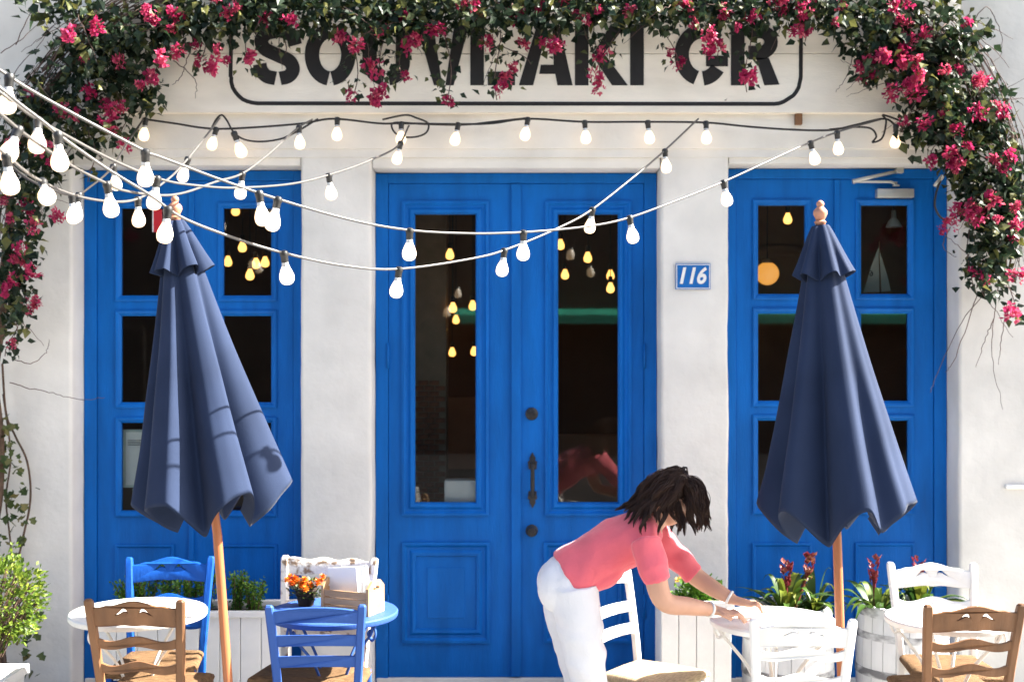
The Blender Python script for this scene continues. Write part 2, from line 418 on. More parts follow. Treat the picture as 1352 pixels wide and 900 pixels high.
# door closer
dc = thing('door_closer', 'grey metal door closer with a folding arm above the window', 'door closer', at(1180, 255, DY))
def lo(px, py, y): return at(px, py, y) - at(1180, 255, DY)
p0, p1 = lo(1158, 261, DY - .045), lo(1207, 249, DY - .045)
MB().box(p0.x, p1.x, -.05, -.001, p0.z, p1.z, .006).build('closer_body', M['metal'], dc, True, 40)
MB().lathe([(.02, 0), (.02, .008), (.007, .012), (.007, .026)], 16, lo(1183, 246, DY - .03)).build('spindle', M['metal'], dc, True, 40)
MB().tube([lo(1183, 243, DY - .04), lo(1176, 240, DY - .045), lo(1128, 240, DY - .06)], [.008, .008, .008], 8).build('arm', M['metal'], dc, True)
MB().tube([lo(1126, 240, DY - .066), lo(1154, 233, DY - .05), lo(1186, 226, DY - .035)], [.014, .010, .010], 8).build('arm', M['metal'], dc, True)
MB().box(lo(1180, 226, DY).x, lo(1190, 226, DY).x, -.05, -.001, lo(1180, 230, DY).z, lo(1180, 222, DY).z, .003).build('arm_bracket', M['metal'], dc)

# ---------------------------------------------------------------- things in and behind the windows
def paper(name, a, b, c, d, y, m, label, cat, extra=None):
    p, q = at(a, d, y), at(b, c, y)
    t = thing(name, label, cat, ((p.x + q.x)/2, y, p.z))
    wd, ht = (q.x - p.x)/2, q.z - p.z
    MB().box(-wd, wd, 0, .006, 0, ht, .001).build('sheet', m, t)
    if extra: extra(t, wd, ht)
    return t
def ex(t, w_, h_):
    MB().rect_rings(-w_ - .014, w_ + .014, -.014, h_ + .014, [(0, .008), (0, -.006), (.014, -.006), (.014, .008)]).build('frame', M['paper_pale'], t)
    MB().add([(w_*.25, -.002, h_*.25), (w_*.95, -.002, h_*.25), (w_*.95, -.002, h_*.72)], [(0, 1, 2)]).build('printed_shape', M['violet'], t)
    m = MB()
    for k in range(4): m.quad((-w_*.8, -.002, h_*(.84 - k*.03)), (w_*(.5 - .1*(k % 2)), -.002, h_*(.84 - k*.03)), (w_*(.5 - .1*(k % 2)), -.002, h_*(.85 - k*.03)), (-w_*.8, -.002, h_*(.85 - k*.03)))
    m.build('printed_lines', M['black'], t)
paper('framed_notice', 166, 194, 570, 640, .26, M['paper'], 'white framed notice with violet shape behind the left door glass', 'notice', ex)
def ln(t, w_, h_):
    m = MB()
    for k in range(7): m.quad((-w_*.85, -.002, h_*(.12 + k*.11)), (w_*(.8 - .25*(k % 3)), -.002, h_*(.12 + k*.11)), (w_*(.8 - .25*(k % 3)), -.002, h_*(.16 + k*.11)), (-w_*.85, -.002, h_*(.16 + k*.11)))
    m.build('printed_lines', M['paper'], t)
paper('menu_card', 322, 357, 640, 676, .26, M['paper_pale'], 'pale green printed card low behind the left door glass', 'card', ln)
paper('menu_card', 175, 195, 645, 668, .262, M['paper_pale'], 'small pale card under the framed notice', 'card', ln)
p, q = at(586, 664, .30), at(630, 633, .30)
bx = MB(); bx.box(-.095, .095, 0, .12, 0, q.z - p.z, .012)
tag(bx.build('paper_box', M['paper'], None, True, 40), 'white box standing behind the left glass pane of the centre door', 'box').location = ((p.x + q.x)/2, .27, p.z)
p = at(206, 306, .16)
st = thing('sticker', 'small red sticker with white edge on the left door glass', 'sticker', (p.x, DY - .016, p.z))
MB().box(-.028, .028, -.001, .0, 0, .13).build('white_edge', M['paper'], st)
MB().box(-.020, .028, -.003, -.0012, 0, .13).build('red_print', M['red'], st)
# sail boat model in the right window
p = at(1166, 388, .42)
sb = thing('model_sailboat', 'model sailing boat with cream sails inside the right window', 'model boat', p)
sail = mat('sail_cloth', (.46, .41, .33), .8, .08, 8)
def spt(px, py): v = at(px, py, .42) - p; return (v.x, 0, v.z)
for nm, lp in (('mainsail', [(1140, 386), (1161, 385), (1160, 326), (1150, 352)]), ('jib', [(1164, 385), (1176, 384), (1172, 366), (1161, 330)])):
    f = [spt(*u) for u in lp]; bm = fill2d([[(u[0], u[2]) for u in f]], .004)
    MB().bm(bm).xf(Matrix.Rotation(radians(90), 4, 'X')).build(nm, sail, sb)
MB().tube([spt(1162, 392), spt(1161, 318)], .003, 6).build('mast', M['brown'], sb)
hullr = []
for i in range(9):
    t = i/8; xx = lerp(spt(1138, 0)[0], spt(1180, 0)[0], t); hw = .03 * sin(pi*min(1, .15 + t*.85)) ; zz = spt(0, 388)[2]
    hullr.append([(xx, -hw, zz), (xx, -hw*.5, zz - .03), (xx, hw*.5, zz - .03), (xx, hw, zz)])
MB().loft(hullr).build('hull', M['brown'], sb)
nm = text_mesh('6', .05, .001, M['black']); n6 = link('sail_number', nm, sb); n6.rotation_euler = (radians(90), 0, 0); n6.scale = (-1, 1, 1); v = spt(1150, 361); n6.location = (v[0], -.004, v[2])
MB().box(X(1125, .42), X(1205, .42), .34, .50, p.z - .055, p.z - .032, .003).build('shelf', M['room_tan'], bld)
# white lamp shade inside, top of right window
c = at(1180, 300, .5)
lm = thing('hanging_lamp', 'small white bell shaped lamp inside top of right window', 'lamp', c)
MB().lathe([(.048, 0), (.044, .012), (.030, .04), (.016, .055), (.014, .10), (.012, .102), (.014, .055), (.028, .038), (.042, .010)], 24).build('lamp_shade', M['white'], lm, True, 50)
MB().tube([(0, 0, .1), (0, 0, 3.35 - c.z)], .004, 6).build('cord', M['cable_dark'], lm)
c = at(1013, 361, 1.4)
gl = thing('globe_lamp', 'round orange glowing globe lamp inside the right window', 'lamp', c)
bm = bmesh.new(); bmesh.ops.create_uvsphere(bm, u_segments=32, v_segments=20, radius=.078); MB().bm(bm).build('globe', M['globe'], gl, True)
MB().lathe([(.035, .068), (.03, .09), (.01, .10)], 16).build('cap', M['metal'], gl, True, 40)
MB().tube([(0, 0, .09), (0, 0, 3.35 - c.z)], .004, 6).build('cord', M['cable_dark'], gl)
# interior bulbs
IB = [(311,283,1.2),(320,331,1.1),(301,350,1.5),(338,353,1.3),(350,351,1.3),(330,368,.9),
      (594,341,1.2),(587,405,2.2),(575,413,1.8),(598,411,1.6),(624,408,2.0),(602,426,3),(585,438,1.7),(573,453,2.2),(560,462,2.8),(597,469,2.8),(626,468,2.6),(580,480,2.5),
      (740,328,1.5),(776,345,1.3),(746,367,1.9),(806,368,1.7),(806,385,1.5),(794,462,3.6),(815,474,3.6),
      (1040,294,1.0)]
bulb_prof = [(.013, -.042), (.014, -.050), (.0165, -.060), (.024, -.076), (.0300, -.092), (.0325, -.106), (.0310, -.120), (.0250, -.132), (.014, -.139), (.003, -.141)]
bulb_in_me = MB().lathe(bulb_prof, 20).mesh('bulb', M['bulb_in'], True)
sock_me = MB().lathe([(.011, .0), (.0155, -.004), (.0165, -.030), (.014, -.042), (.010, -.044)], 14).mesh('socket', M['socket'], True, 40)
for (px, py, y) in IB:
    c = at(px, py, y) + Vector((0, 0, .105))
    t = thing('pendant_bulb', 'warm glowing bulb hanging on a cord inside behind door glass', 'bulb', c, 0, 'bulbs hanging inside the shop')
    MB().tube([(0, 0, 0), (0, 0, 3.35 - c.z)], .004, 5).build('cord', M['cable_dark'], t)
    s_ = link('socket', sock_me, t); q_ = link('bulb', bulb_in_me, t); q_.scale = (.85, .85, .78); q_.location.z = -.004

# ---------------------------------------------------------------- sign board
SY = -.075
sg = thing('shop_sign', 'cream plank signboard lettered SOUVLAKI GR in black stencil', 'sign', (0, SY, Z(149, SY)))
z0 = Z(149, SY)
prev = 149
for k, zz in enumerate((71, -7, -85)):
    a, b = Z(prev, SY) - z0, Z(zz, SY) - z0
    MB().box(-2.30, 2.42, .0 + .0015*(k % 2), .055, a + .0012, b - .0012, .003).build('plank', M['cream'], sg); prev = zz
bk = MB().box(-2.29, 2.41, .045, .057, .002, Z(-85, SY) - z0 - .002)
bk.build('backing', M['cream'], sg)
def su(px, py, e=.003): v = at(px, py, SY); return (v.x, -e, v.z - z0)
def polyletter(name, polys):
    m = MB()
    for pl in polys:
        bm = fill2d([[(su(*p)[0], su(*p)[2]) for p in pl]], .002)
        t = MB().bm(bm).xf(Matrix.Translation((0, -.0025, 0)) @ Matrix.Rotation(radians(90), 4, 'X')); m.add(t.v, t.f)
    return m.build(name, M['black'], sg)
def stroke(cl, wd):
    cl = [Vector((p[0], p[1], 0)) for p in cl]; L_, R_ = [], []
    for i, p in enumerate(cl):
        t = (cl[min(i+1, len(cl)-1)] - cl[max(i-1, 0)]).normalized(); n = Vector((-t.y, t.x, 0))
        L_.append((p + n*wd/2)[:2]); R_.append((p - n*wd/2)[:2])
    return L_ + R_[::-1]
def arc(cx, cy, rx, ry, a0, a1, n=18): return [(cx + rx*cos(radians(lerp(a0, a1, i/n))), cy - ry*sin(radians(lerp(a0, a1, i/n)))) for i in range(n+1)]
def rect(x0, x1, y0, y1): return [(x0, y0), (x1, y0), (x1, y1), (x0, y1)]
sp = [tuple(v[:2]) for v in cr([(390,60,0),(386,48,0),(374,42,0),(369,42,0)], 6)]
polyletter('letter', [stroke(sp, 18), stroke([tuple(v[:2]) for v in cr([(363,42,0),(352,45,0),(345,54,0),(350,65,0),(366,73,0),(382,81,0),(387,92,0),(381,101,0),(370,104,0)], 6)], 18),
                      stroke([tuple(v[:2]) for v in cr([(364,104,0),(352,101,0),(345,93,0),(343,85,0)], 6)], 18)])
polyletter('letter', [stroke(arc(436, 73, 24, 31, 96, 264), 19), stroke(arc(436, 73, 24, 31, 84, -84), 19)])
polyletter('letter', [stroke([(488, 33), (488, 60), (488, 80)] + arc(510, 82, 22, 22, 180, 262, 10), 19), stroke([(532, 33), (532, 60), (532, 80)] + arc(510, 82, 22, 22, 0, -82, 10), 19)])
polyletter('letter', [[(550, 33), (572, 33), (584, 113), (573, 113)], [(600, 33), (619, 33), (599, 113), (588, 113)]])
polyletter('letter', [rect(621, 639, 33, 113), rect(644, 680, 95, 113)])
polyletter('letter', [[(709, 33), (724, 33), (704, 113), (685, 113)], [(729, 33), (738, 33), (756, 113), (736, 113), (733, 98), (712, 98), (714, 86), (731, 86)]])
polyletter('letter', [rect(759, 777, 33, 113), [(806, 33), (827, 33), (797, 72), (783, 72)], [(784, 77), (797, 70), (829, 113), (808, 113)]])
polyletter('letter', [rect(832, 850, 33, 113)])
polyletter('letter', [stroke(arc(926, 73, 26, 31, 40, 82, 8), 19), stroke(arc(926, 73, 26, 31, 96, 255, 18), 19), stroke(arc(926, 73, 26, 31, 275, 325, 8), 19), rect(932, 961, 74, 88)])
polyletter('letter', [rect(965, 983, 33, 113), stroke([(988, 42), (998, 42)] + arc(1003, 56, 15, 14, 90, -90, 12) + [(988, 70)], 18), [(998, 77), (1015, 77), (1029, 112), (1009, 113)]])
bd = MB()
lp = [(305, 40)] + [(305, 102)] + arc(340, 102, 35, 35, 180, 270, 8) + arc(1022, 102, 35, 35, 270, 360, 8) + [(1057, 40)] + arc(1022, 40, 35, 35, 0, 90, 8) + arc(340, 40, 35, 35, 90, 178, 8)
lp = [(p[0] + random.Random(i).uniform(-.6, .6), p[1] + random.Random(i + 99).uniform(-.6, .6)) for i, p in enumerate(lp)]
ring = [Vector((p[0], p[1], 0)) for p in lp]; n = len(ring); wv = 2.6
inn, out = [], []
for i, p in enumerate(ring):
    t = (ring[(i+1) % n] - ring[i-1]).normalized(); nn = Vector((-t.y, t.x, 0)); out.append(p + nn*wv); inn.append(p - nn*wv)
for i in range(n):
    j = (i+1) % n
    bd.quad(su(*out[i][:2], .002), su(*out[j][:2], .002), su(*inn[j][:2], .002), su(*inn[i][:2], .002))
bd.build('border', M['black'], sg)
pg = at(1054, 157, -.03)
tag(MB().box(-.02, .02, -.02, .012, -.035, .03, .005).build('wooden_peg', M['brown']), 'small brown wooden peg under the sign board', 'peg').location = pg

# house number
c = at(915, 365, -.012)
hn = thing('house_number', 'blue enamel plaque with white house number 116', 'plaque', c)
MB().box(-.098, .098, -.004, .010, -.072, .072, .003).build('plate', M['plaque'], hn)
MB().rect_rings(-.094, .094, -.068, .068, [(0, -.0055), (.004, -.0055)]).build('white_border', M['white'], hn)
tm = link('digits', text_mesh('116', .135, .001, M['white'], .25, .004), hn); tm.rotation_euler = (radians(90), 0, 0); tm.location = (-.012, -.0055, 0); tm.scale = (.80, .92, 1)

# cable and clamp beside the right door
cb = thing('wall_cable', 'black cable looping from a grey clamp beside the right door', 'cable', at(1245, 240, -.02))
o_ = at(1245, 240, -.02)
MB().tube(cr([at(1243, 236, -.03) - o_, at(1236, 255, -.05) - o_, at(1235, 275, -.05) - o_, at(1247, 290, -.04) - o_, at(1268, 284, -.04) - o_, at(1295, 270, -.12) - o_], 8), .006, 6).build('cable', M['cable_dark'], cb, True)
MB().tube([at(1234, 246, -.03) - o_, at(1245, 232, -.03) - o_], .012, 8).build('clamp', M['metal'], cb, True)
# wall fixture at the right edge
tag(MB().box(-.06, .12, -.025, 0, -.012, .012, .005).build('wall_bracket', M['white']), 'white bracket fixed low on the right wall', 'bracket').location = at(1340, 642, .0)

# ---------------------------------------------------------------- building across the street (seen reflected in the glass)
op = thing('opposite_building', 'dark building across the street with a green awning', 'building', (0, -15, 0))
MB().box(-14, 14, -4, 0, 0, 4.4).build('wall', M['opp'], op)
aw = MB(); aw.add([(-1, 0, 2.55), (10, 0, 2.55), (10, 1.0, 2.42), (-1, 1.0, 2.42), (-1, 1.0, 2.27), (10, 1.0, 2.27)], [(0, 1, 2, 3), (3, 2, 5, 4)])
aw.build('awning', M['green'], op)
for k in range(6): MB().box(-9 + k*3.4, -6.6 + k*3.4, 0, .06, .8, 2.2, .01).build('shop_window', M['opp'], op)
tm = link('lettering', text_mesh('9115', .5, .005, M['black']), op); tm.rotation_euler = (radians(90), 0, pi); tm.location = (6.7, .07, 1.98)
# ---------------------------------------------------------------- string lights
bulb_me = MB().lathe(bulb_prof, 24).mesh('bulb', M['bulb'], True)
neck_me = MB().lathe([(.0125, -.036), (.0145, -.040), (.0155, -.050), (.017, -.058), (.015, -.060)], 16).mesh('neck', M['neck'], True, 40)
sock2_me = MB().lathe([(.008, .012), (.016, .008), (.019, .0), (.019, -.012), (.0165, -.016), (.0165, -.036), (.014, -.044), (.010, -.045)], 16).mesh('socket', M['socket'], True, 40)
def plan_point(px, py, A, B):
    """point on the vertical plane through plan points A,B that projects to the pixel"""
    k = (px - 676) / FPX                        # x = k*(y-CAMY)
    ax, ay = A; bx_, by = B
    # ax + t*(bx-ax) = k*(ay + t*(by-ay) - CAMY)
    t = (k*(ay - CAMY) - ax) / ((bx_ - ax) - k*(by - ay))
    y = ay + t*(by - ay); return at(px, py, y)
POST = Vector((-2.6, -3.35, 3.48))
def strand(pts, d0, d1, bulbs, label, cabmat, rad=.0052, tilt={}, post=True, group=None):
    A = (at(pts[0][0], 450, CAMY + d0)); B = at(pts[-1][0], 450, CAMY + d1)
    P = [plan_point(px, py, (A.x, A.y), (B.x, B.y)) for px, py in pts]
    if post:
        q0 = POST + Vector((.03, 0, -.12 * (len(label) % 5) / 5)); P = [q0.lerp(P[0], t_) for t_ in (0, .3, .55, .75, .88, .95)] + P
    C = cr(P, 10)
    t = thing('string_light', label, 'string lights', P[-1], 0, group)
    o = P[-1].copy()
    MB().tube([c - o for c in C], rad, 8).build('cable', M[cabmat], t, True)
    rnd = random.Random(len(label))
    for b in bulbs:
        # nearest curve sample in pixel x
        c = min(C, key=lambda c: abs((c.x / (c.y - CAMY)) * FPX + 676 - b))
        s = link('socket', sock2_me, t, c - o)
        s.scale = (.87,)*3; s.rotation_euler = (rnd.uniform(-.2, .2), rnd.uniform(-.2, .2) + tilt.get(b, 0), rnd.uniform(0, 6))
        link('neck', neck_me, s); link('bulb', bulb_me, s)
    return t
strand([(0,93),(37,117),(100,152),(192,200),(213,208),(330,251),(450,287),(533,303),(610,308),(683,307),(767,300),(825,289),(890,266),(955,240),(1010,215),(1065,190),(1110,173),(1165,157)], 4.0, 6.9,
       [14,192,339,369,537,688,829,953,1069,1104], 'long pale string light sagging across the centre door to the right door', 'cable_grey')
strand([(0,116),(27,138),(60,163),(80,180),(140,222),(197,257),(240,287),(300,311),(367,332),(450,350),(527,355),(630,340),(680,325),(737,301),(778,279),(825,243),(873,203),(922,157)], 3.9, 6.9,
       [78,222,376,528,664,784,876], 'lowest pale string light dipping in front of the centre door', 'cable_grey')
strand([(0,150),(38,181),(93,218),(138,241),(165,252),(213,258),(245,254),(285,240),(320,229),(355,203),(392,170),(412,158)], 3.8, 6.9,
       [24,141,319,394], 'string light climbing to the lintel above the left door', 'cable_grey', tilt={24: .3})
strand([(0,198),(50,237),(115,262),(177,264),(220,238),(245,213),(278,172),(290,156)], 3.8, 6.9,
       [10,58,182,247], 'short string light rising steeply beside the left umbrella top', 'cable_grey', tilt={58: -.9, 10: .15})
strand([(0,122),(40,152),(80,175),(150,212),(213,237),(260,245),(313,248),(390,242),(450,226),(490,211),(525,193),(540,166)], 3.95, 6.9,
       [52,208,433,530], 'string light sagging over the left door and up to the lintel', 'cable_grey', tilt={52: .35, 530: -.15})
strand([(0,205),(40,238),(95,258),(120,246),(147,222),(170,186),(189,158)], 4.3, 6.85,
       [96,104,149], 'string light ending in the flowers left of the sign', 'cable_dark')
strand([(188,157),(230,163),(280,170),(340,168),(400,163),(440,157),(500,163),(530,163),(605,164),(650,163),(697,157),(772,161),(855,161),(932,162),(985,167),(1040,171),(1095,172),(1130,165),(1167,157),(1183,166)], 6.88, 6.88,
       [194,283,445,531,605,700,772,855,934,1183], 'black string light running along the lintel under the sign', 'cable_dark', .006, post=False)
# slack loops of spare cable on the lintel
def loop(label, pts, bulbs=()):
    P = [at(px, py, y) for px, py, y in pts]; o = P[0].copy(); t = thing('spare_cable', label, 'cable', o)
    MB().tube([c - o for c in cr(P, 8)], .0055, 7).build('cable', M['cable_dark'], t, True)
    for b in bulbs:
        c = at(*b) - o; s = link('socket', sock2_me, t, c); s.rotation_euler = (.1, -.35, 0); link('neck', neck_me, s); link('bulb', bulb_me, s)
loop('slack loop of black cable hanging over the left door', [(280,168,-.11),(286,157,-.12),(293,152,-.12),(300,160,-.13),(308,174,-.13),(322,184,-.13),(345,187,-.13),(372,183,-.12),(395,172,-.12),(420,157,-.11)], [(309,176,-.13)])
loop('tangled black cable loop over the centre door corner', [(505,158,-.11),(535,152,-.12),(550,156,-.13),(565,163,-.13),(563,175,-.14),(548,181,-.13),(528,180,-.13),(518,170,-.13),(522,162,-.12),(560,164,-.11),(610,165,-.11),(650,161,-.11),(695,156,-.11)])
loop('loose black cable ends tied under the right flowers', [(1095,171,-.11),(1130,168,-.12),(1150,170,-.13),(1157,180,-.13),(1152,188,-.14),(1165,182,-.13),(1170,160,-.12),(1166,152,-.12),(1190,160,-.12),(1220,172,-.13),(1262,180,-.2)])
# post outside the frame that carries the near ends of the strands
MB_ = MB().tube([(-2.6, -3.35, 0), (-2.6, -3.35, 3.6)], [.05, .045], 12)
tag(MB_.build('timber_post', M['teak'], None, True, 40), 'timber post holding the near ends of the string lights', 'post')

# ---------------------------------------------------------------- umbrellas
def umbrella(label, top, hem_z, foot, joint, phase, seed, Rb, lift, deep, slack):
    """top: finial base; canopy axis from top to joint, lower pole joint -> foot"""
    t = thing('patio_umbrella', label, 'umbrella', foot, 0, None)
    top, joint, foot = Vector(top), Vector(joint), Vector(foot)
    rnd = random.Random(seed)
    ax = (joint - top).normalized()
    ux = Vector((1, 0, 0)); ux = (ux - ax*ux.dot(ax)).normalized(); uy = ax.cross(ux)
    if uy.y < 0: uy = -uy
    L_ = (top.z - hem_z) / -ax.z
    n = 240; nr = 60; ribs = 6
    amp = [rnd.uniform(.85, 1.15) for _ in range(ribs)]; ph = [lift + rnd.uniform(-.08, .08) for _ in range(ribs)]
    drop = [rnd.uniform(.7, 1.3) for _ in range(ribs)]
    amp[0] *= slack; ph[0] = ph[0] if slack == 1 else .34
    def prof(a, s):
        """rounded rib ridges with narrow folded valleys between"""
        q = ((a - phase) / (2*pi) * ribs) % ribs; i = int(q) % ribs; f = q - int(q)
        g = min(1, max(0, f + ph[i] * sin(pi*f)))
        v = sin(pi*g)**2
        crease = .022 * s * sin(pi*f)**2 * sin(6*pi*f + seed + i)
        return 1 - lerp(.22, .62, min(1, s*1.6)) * deep * amp[i] * v**1.25 + crease, 1 - v, drop[i]
    def canopy(s0, s1, r0, r1, ease, hem, nm, flare=0):
        rings = []
        for k in range(nr + 1):
            u = k / nr; s = lerp(s0, s1, u); r = lerp(r0, r1, u**ease) + flare * u**3
            ring = []
            for j in range(n):
                a = 2*pi*j/n + phase
                p, ridge, dr = prof(a, max(.15, u))
                wob_ = 1 + .05 * u * noise.noise(Vector((cos(a)*2, sin(a)*2, s*3 + seed)))
                rr = r * p * wob_
                dz = hem * u**4 * (1 - ridge) * dr
                q = top + ax * (s + dz) + ux * cos(a) * rr + uy * sin(a) * rr
                ring.append(q - foot)
            rings.append(ring)
        # turned-in hem
        rings.append([(q - (q - (top + ax*s1 - foot)) * .04) + Vector((0, 0, .006)) for q in rings[-1]])
        rings.append([(q - (q - (top + ax*s1 - foot)) * .22) + Vector((0, 0, .03)) for q in rings[-1]])
        MB().loft(rings, True, False).build(nm, M['canvas'], t, True)
    canopy(.10, L_, .065, Rb, 1.12, .13, 'canopy')
    canopy(.015, .22, .035, .125, .85, .03, 'vent_cap', .012)
    # ribs ends peeping out of the hem
    for i in range(ribs):
        a = 2*pi*i/ribs + phase; P = [top + ax*lerp(.2, L_ - .03, u) + (ux*cos(a) + uy*sin(a))*lerp(.065, Rb, u**1.12)*.84 for u in (.3, .5, .7, .85, .96)]
        MB().tube([p - foot for p in P], .007, 6).build('rib', M['teak'], t, True)
    MB().tube([top - foot - ax*.02, joint - foot], .019, 16).build('upper_pole', M['teak'], t, True, 40)
    MB().tube([joint - foot, Vector((0, 0, .05))], .0195, 16).build('lower_pole', M['teak'], t, True, 40)
    MB().lathe([(.021, 0), (.026, .012), (.017, .02), (.022, .028), (.030, .046), (.029, .060), (.018, .072), (.013, .078), (.017, .086), (.015, .096), (.005, .104)], 20, top - foot - Vector((0, 0, .012))).build('finial', M['finial'], t, True, 60)
    MB().lathe([(.24, 0), (.24, .05), (.22, .07), (.04, .085), (.035, .28), (.024, .285)], 32).build('base', M['iron'], t, True, 40)
    return t
uy_ = -1.72
umbrella('closed navy umbrella leaning over the white table and brown chair by the boxwood planter', at(231, 287, uy_), at(0, 650, uy_).z, (at(312, 450, uy_).x, uy_, 0), at(287, 705, uy_), radians(-50), 3, .335, .20, .8, 1)
uy_ = -1.66
umbrella('closed navy umbrella standing before the two white barrel planters', at(1083, 293, uy_), at(0, 662, uy_).z, (at(1116, 450, uy_).x, uy_, 0), at(1105, 705, uy_), radians(-82), 11, .335, .10, .75, .30)

# ---------------------------------------------------------------- chairs
def rail_loops(style, w_, h_):
    """top rail outline in (u,v); v=0 at its lower edge"""
    n = 40; topv, bot = [], []
    for i in range(n + 1):
        u = lerp(-w_, w_, i/n); s = u / w_
        if style == 'carved':
            tv = h_ * (.70 + .30 * math.exp(-(s/.50)**2) + .05*math.exp(-((abs(s) - .68)/.10)**2) - .03*abs(s))
            bv = h_ * (.06 * cos(s*pi) - .05 * math.exp(-(s/.15)**2))
        elif style == 'plain':
            tv = h_ * (.72 + .28 * (1 - s*s)); bv = h_ * .16 * (1 - s*s)
        else:
            tv = h_ * (.92 + .08*sin(s*9)); bv = h_ * .05*sin(s*7)
        topv.append((u, tv)); bot.append((u, bv))
    loops = [bot + topv[::-1]]
    if style == 'carved':
        for sg_ in (-1, 1):
            cl = [(.08, .40), (.15, .62), (.25, .66), (.36, .52), (.47, .42)]
            th = [.01, .07, .09, .06, .01]
            a = [(sg_*x*w_, (v + t)*h_*.98) for (x, v), t in zip(cl, th)]; b = [(sg_*x*w_, (v - t)*h_*.98) for (x, v), t in zip(cl, th)]
            lp = [tuple(q[:2]) for q in cr([(p[0], p[1], 0) for p in a], 4)] + [tuple(q[:2]) for q in cr([(p[0], p[1], 0) for p in b[::-1]], 4)]
            loops.append(lp)
    return loops
def chair(label, x, y, rz, wood, style, H=.88, W=.20, seat='seat', slats=(.67, .56), group=None, scale=1):
    t = thing('chair', label, 'chair', (x, y, 0), rz, group); t.scale = (scale,)*3
    m = M[wood]
    def pp(s, z):                                     # post centre line
        if z <= .45: return Vector((s*lerp(W - .035, W - .028, z/.45), lerp(-.165, -.18, z/.45), z))
        u = (z - .45) / (H - .45); return Vector((s*lerp(W - .028, W, u), -.18 - .085*u**1.15, z))
    def post(s):
        rings = []
        for z in [0, .15, .3, .45, .55, .65, .75, H - .03, H - .008, H]:
            c = pp(s, z); r = lerp(.0165, .0185, min(1, z/H)) * (1 if z < H - .02 else (.92 if z < H else .6)); ry = r*.92
            k = r*.35
            rings.append([c + Vector(v) for v in ((-r+k,-ry,0),(r-k,-ry,0),(r,-ry+k,0),(r,ry-k,0),(r-k,ry,0),(-r+k,ry,0),(-r,ry-k,0),(-r,-ry+k,0))])
        MB().loft(rings).build('back_post', m, t, True, 30)
    for s in (-1, 1): post(s)
    lean = lambda z: pp(1, z).y
    def rail(zb, w_, h_, st, th, nm):
        loops = rail_loops(st, w_, h_); bm = fill2d(loops, th, .0025)
        mb = MB()
        for v in bm.verts:
            u, vv, ww = v.co; z = zb + vv
            bow = -.018 * (1 - (u/w_)**2)
            v.co = (u, lean(z) + bow + ww, z)
        mb.bm(bm).build(nm, m, t, True, 40)
    ztop = H - .015
    h_ = .105 if style == 'carved' else .075
    rail(ztop - h_*.92, pp(1, ztop - .04).x - .010, h_, style, .016, 'top_rail')
    for zs in slats:
        # wavy slats
        w_ = pp(1, zs).x - .010; n = 24; a, b = [], []
        for i in range(n + 1):
            u = lerp(-w_, w_, i/n); s = u/w_
            if style == 'carved': tv = .040 + .012*cos(s*pi*1.5)*(1 if abs(s) < .9 else .6) ; bv = .004 + .008*cos(s*pi*1.5)
            else: tv = .046 + .004*(1 - s*s); bv = .006*(1 - s*s)
            a.append((u, tv)); b.append((u, bv))
        bm = fill2d([b + a[::-1]], .014, .0022)
        for v in bm.verts:
            u, vv, ww = v.co; v.co = (u, lean(zs + vv) - .012*(1 - (u/w_)**2) + ww, zs + vv)
        MB().bm(bm).build('slat', m, t, True, 40)
    # seat: rush woven over rails
    for s in (-1, 1):
        MB().box(s*(W - .012) - .017, s*(W - .012) + .017, .165, .20, 0, .452, .005).build('leg', m, t, True, 40)
    MB().box(-W + .0, W - .0, .172, .194, .37, .41, .004).build('seat_rail', m, t)
    MB().box(-W + .02, W - .02, -.19, -.170, .37, .41, .004).build('seat_rail', m, t)
    rings = []
    for k, (ins, z) in enumerate([(.012, .418), (.0, .426), (-.004, .438), (.0, .450), (.016, .460), (.07, .456), (.14, .452)]):
        ring = []
        for (sx_, sy_) in ((-1, -1), (0, -1), (1, -1), (1, 0), (1, 1), (0, 1), (-1, 1), (-1, 0)):
            wx = (W + .004 if sy_ > 0 else W - .022 if sy_ < 0 else W - .008) - ins
            ring.append((sx_*wx, (.203 - ins) if sy_ > 0 else (-.178 + ins) if sy_ < 0 else .012, z + (.004 if 0 in (sx_, sy_) else 0)))
        rings.append(ring)
    MB().loft(rings).build('seat', M[seat], t, True, 50)
    for z, nm in ((.12, 0), (.25, 1)):
        for s in (-1, 1):
            MB().tube([(s*(W - .02), -.165, z), (s*(W - .012), .18, z)], .011, 8).build('stretcher', m, t, True)
    MB().tube([(-W + .02, .18, .20), (W - .02, .18, .20)], .011, 8).build('stretcher', m, t, True)
    MB().tube([(-W + .03, -.168, .22), (W - .03, -.168, .22)], .011, 8).build('stretcher', m, t, True)
    return t
def wx(px, y): return X(px, y)
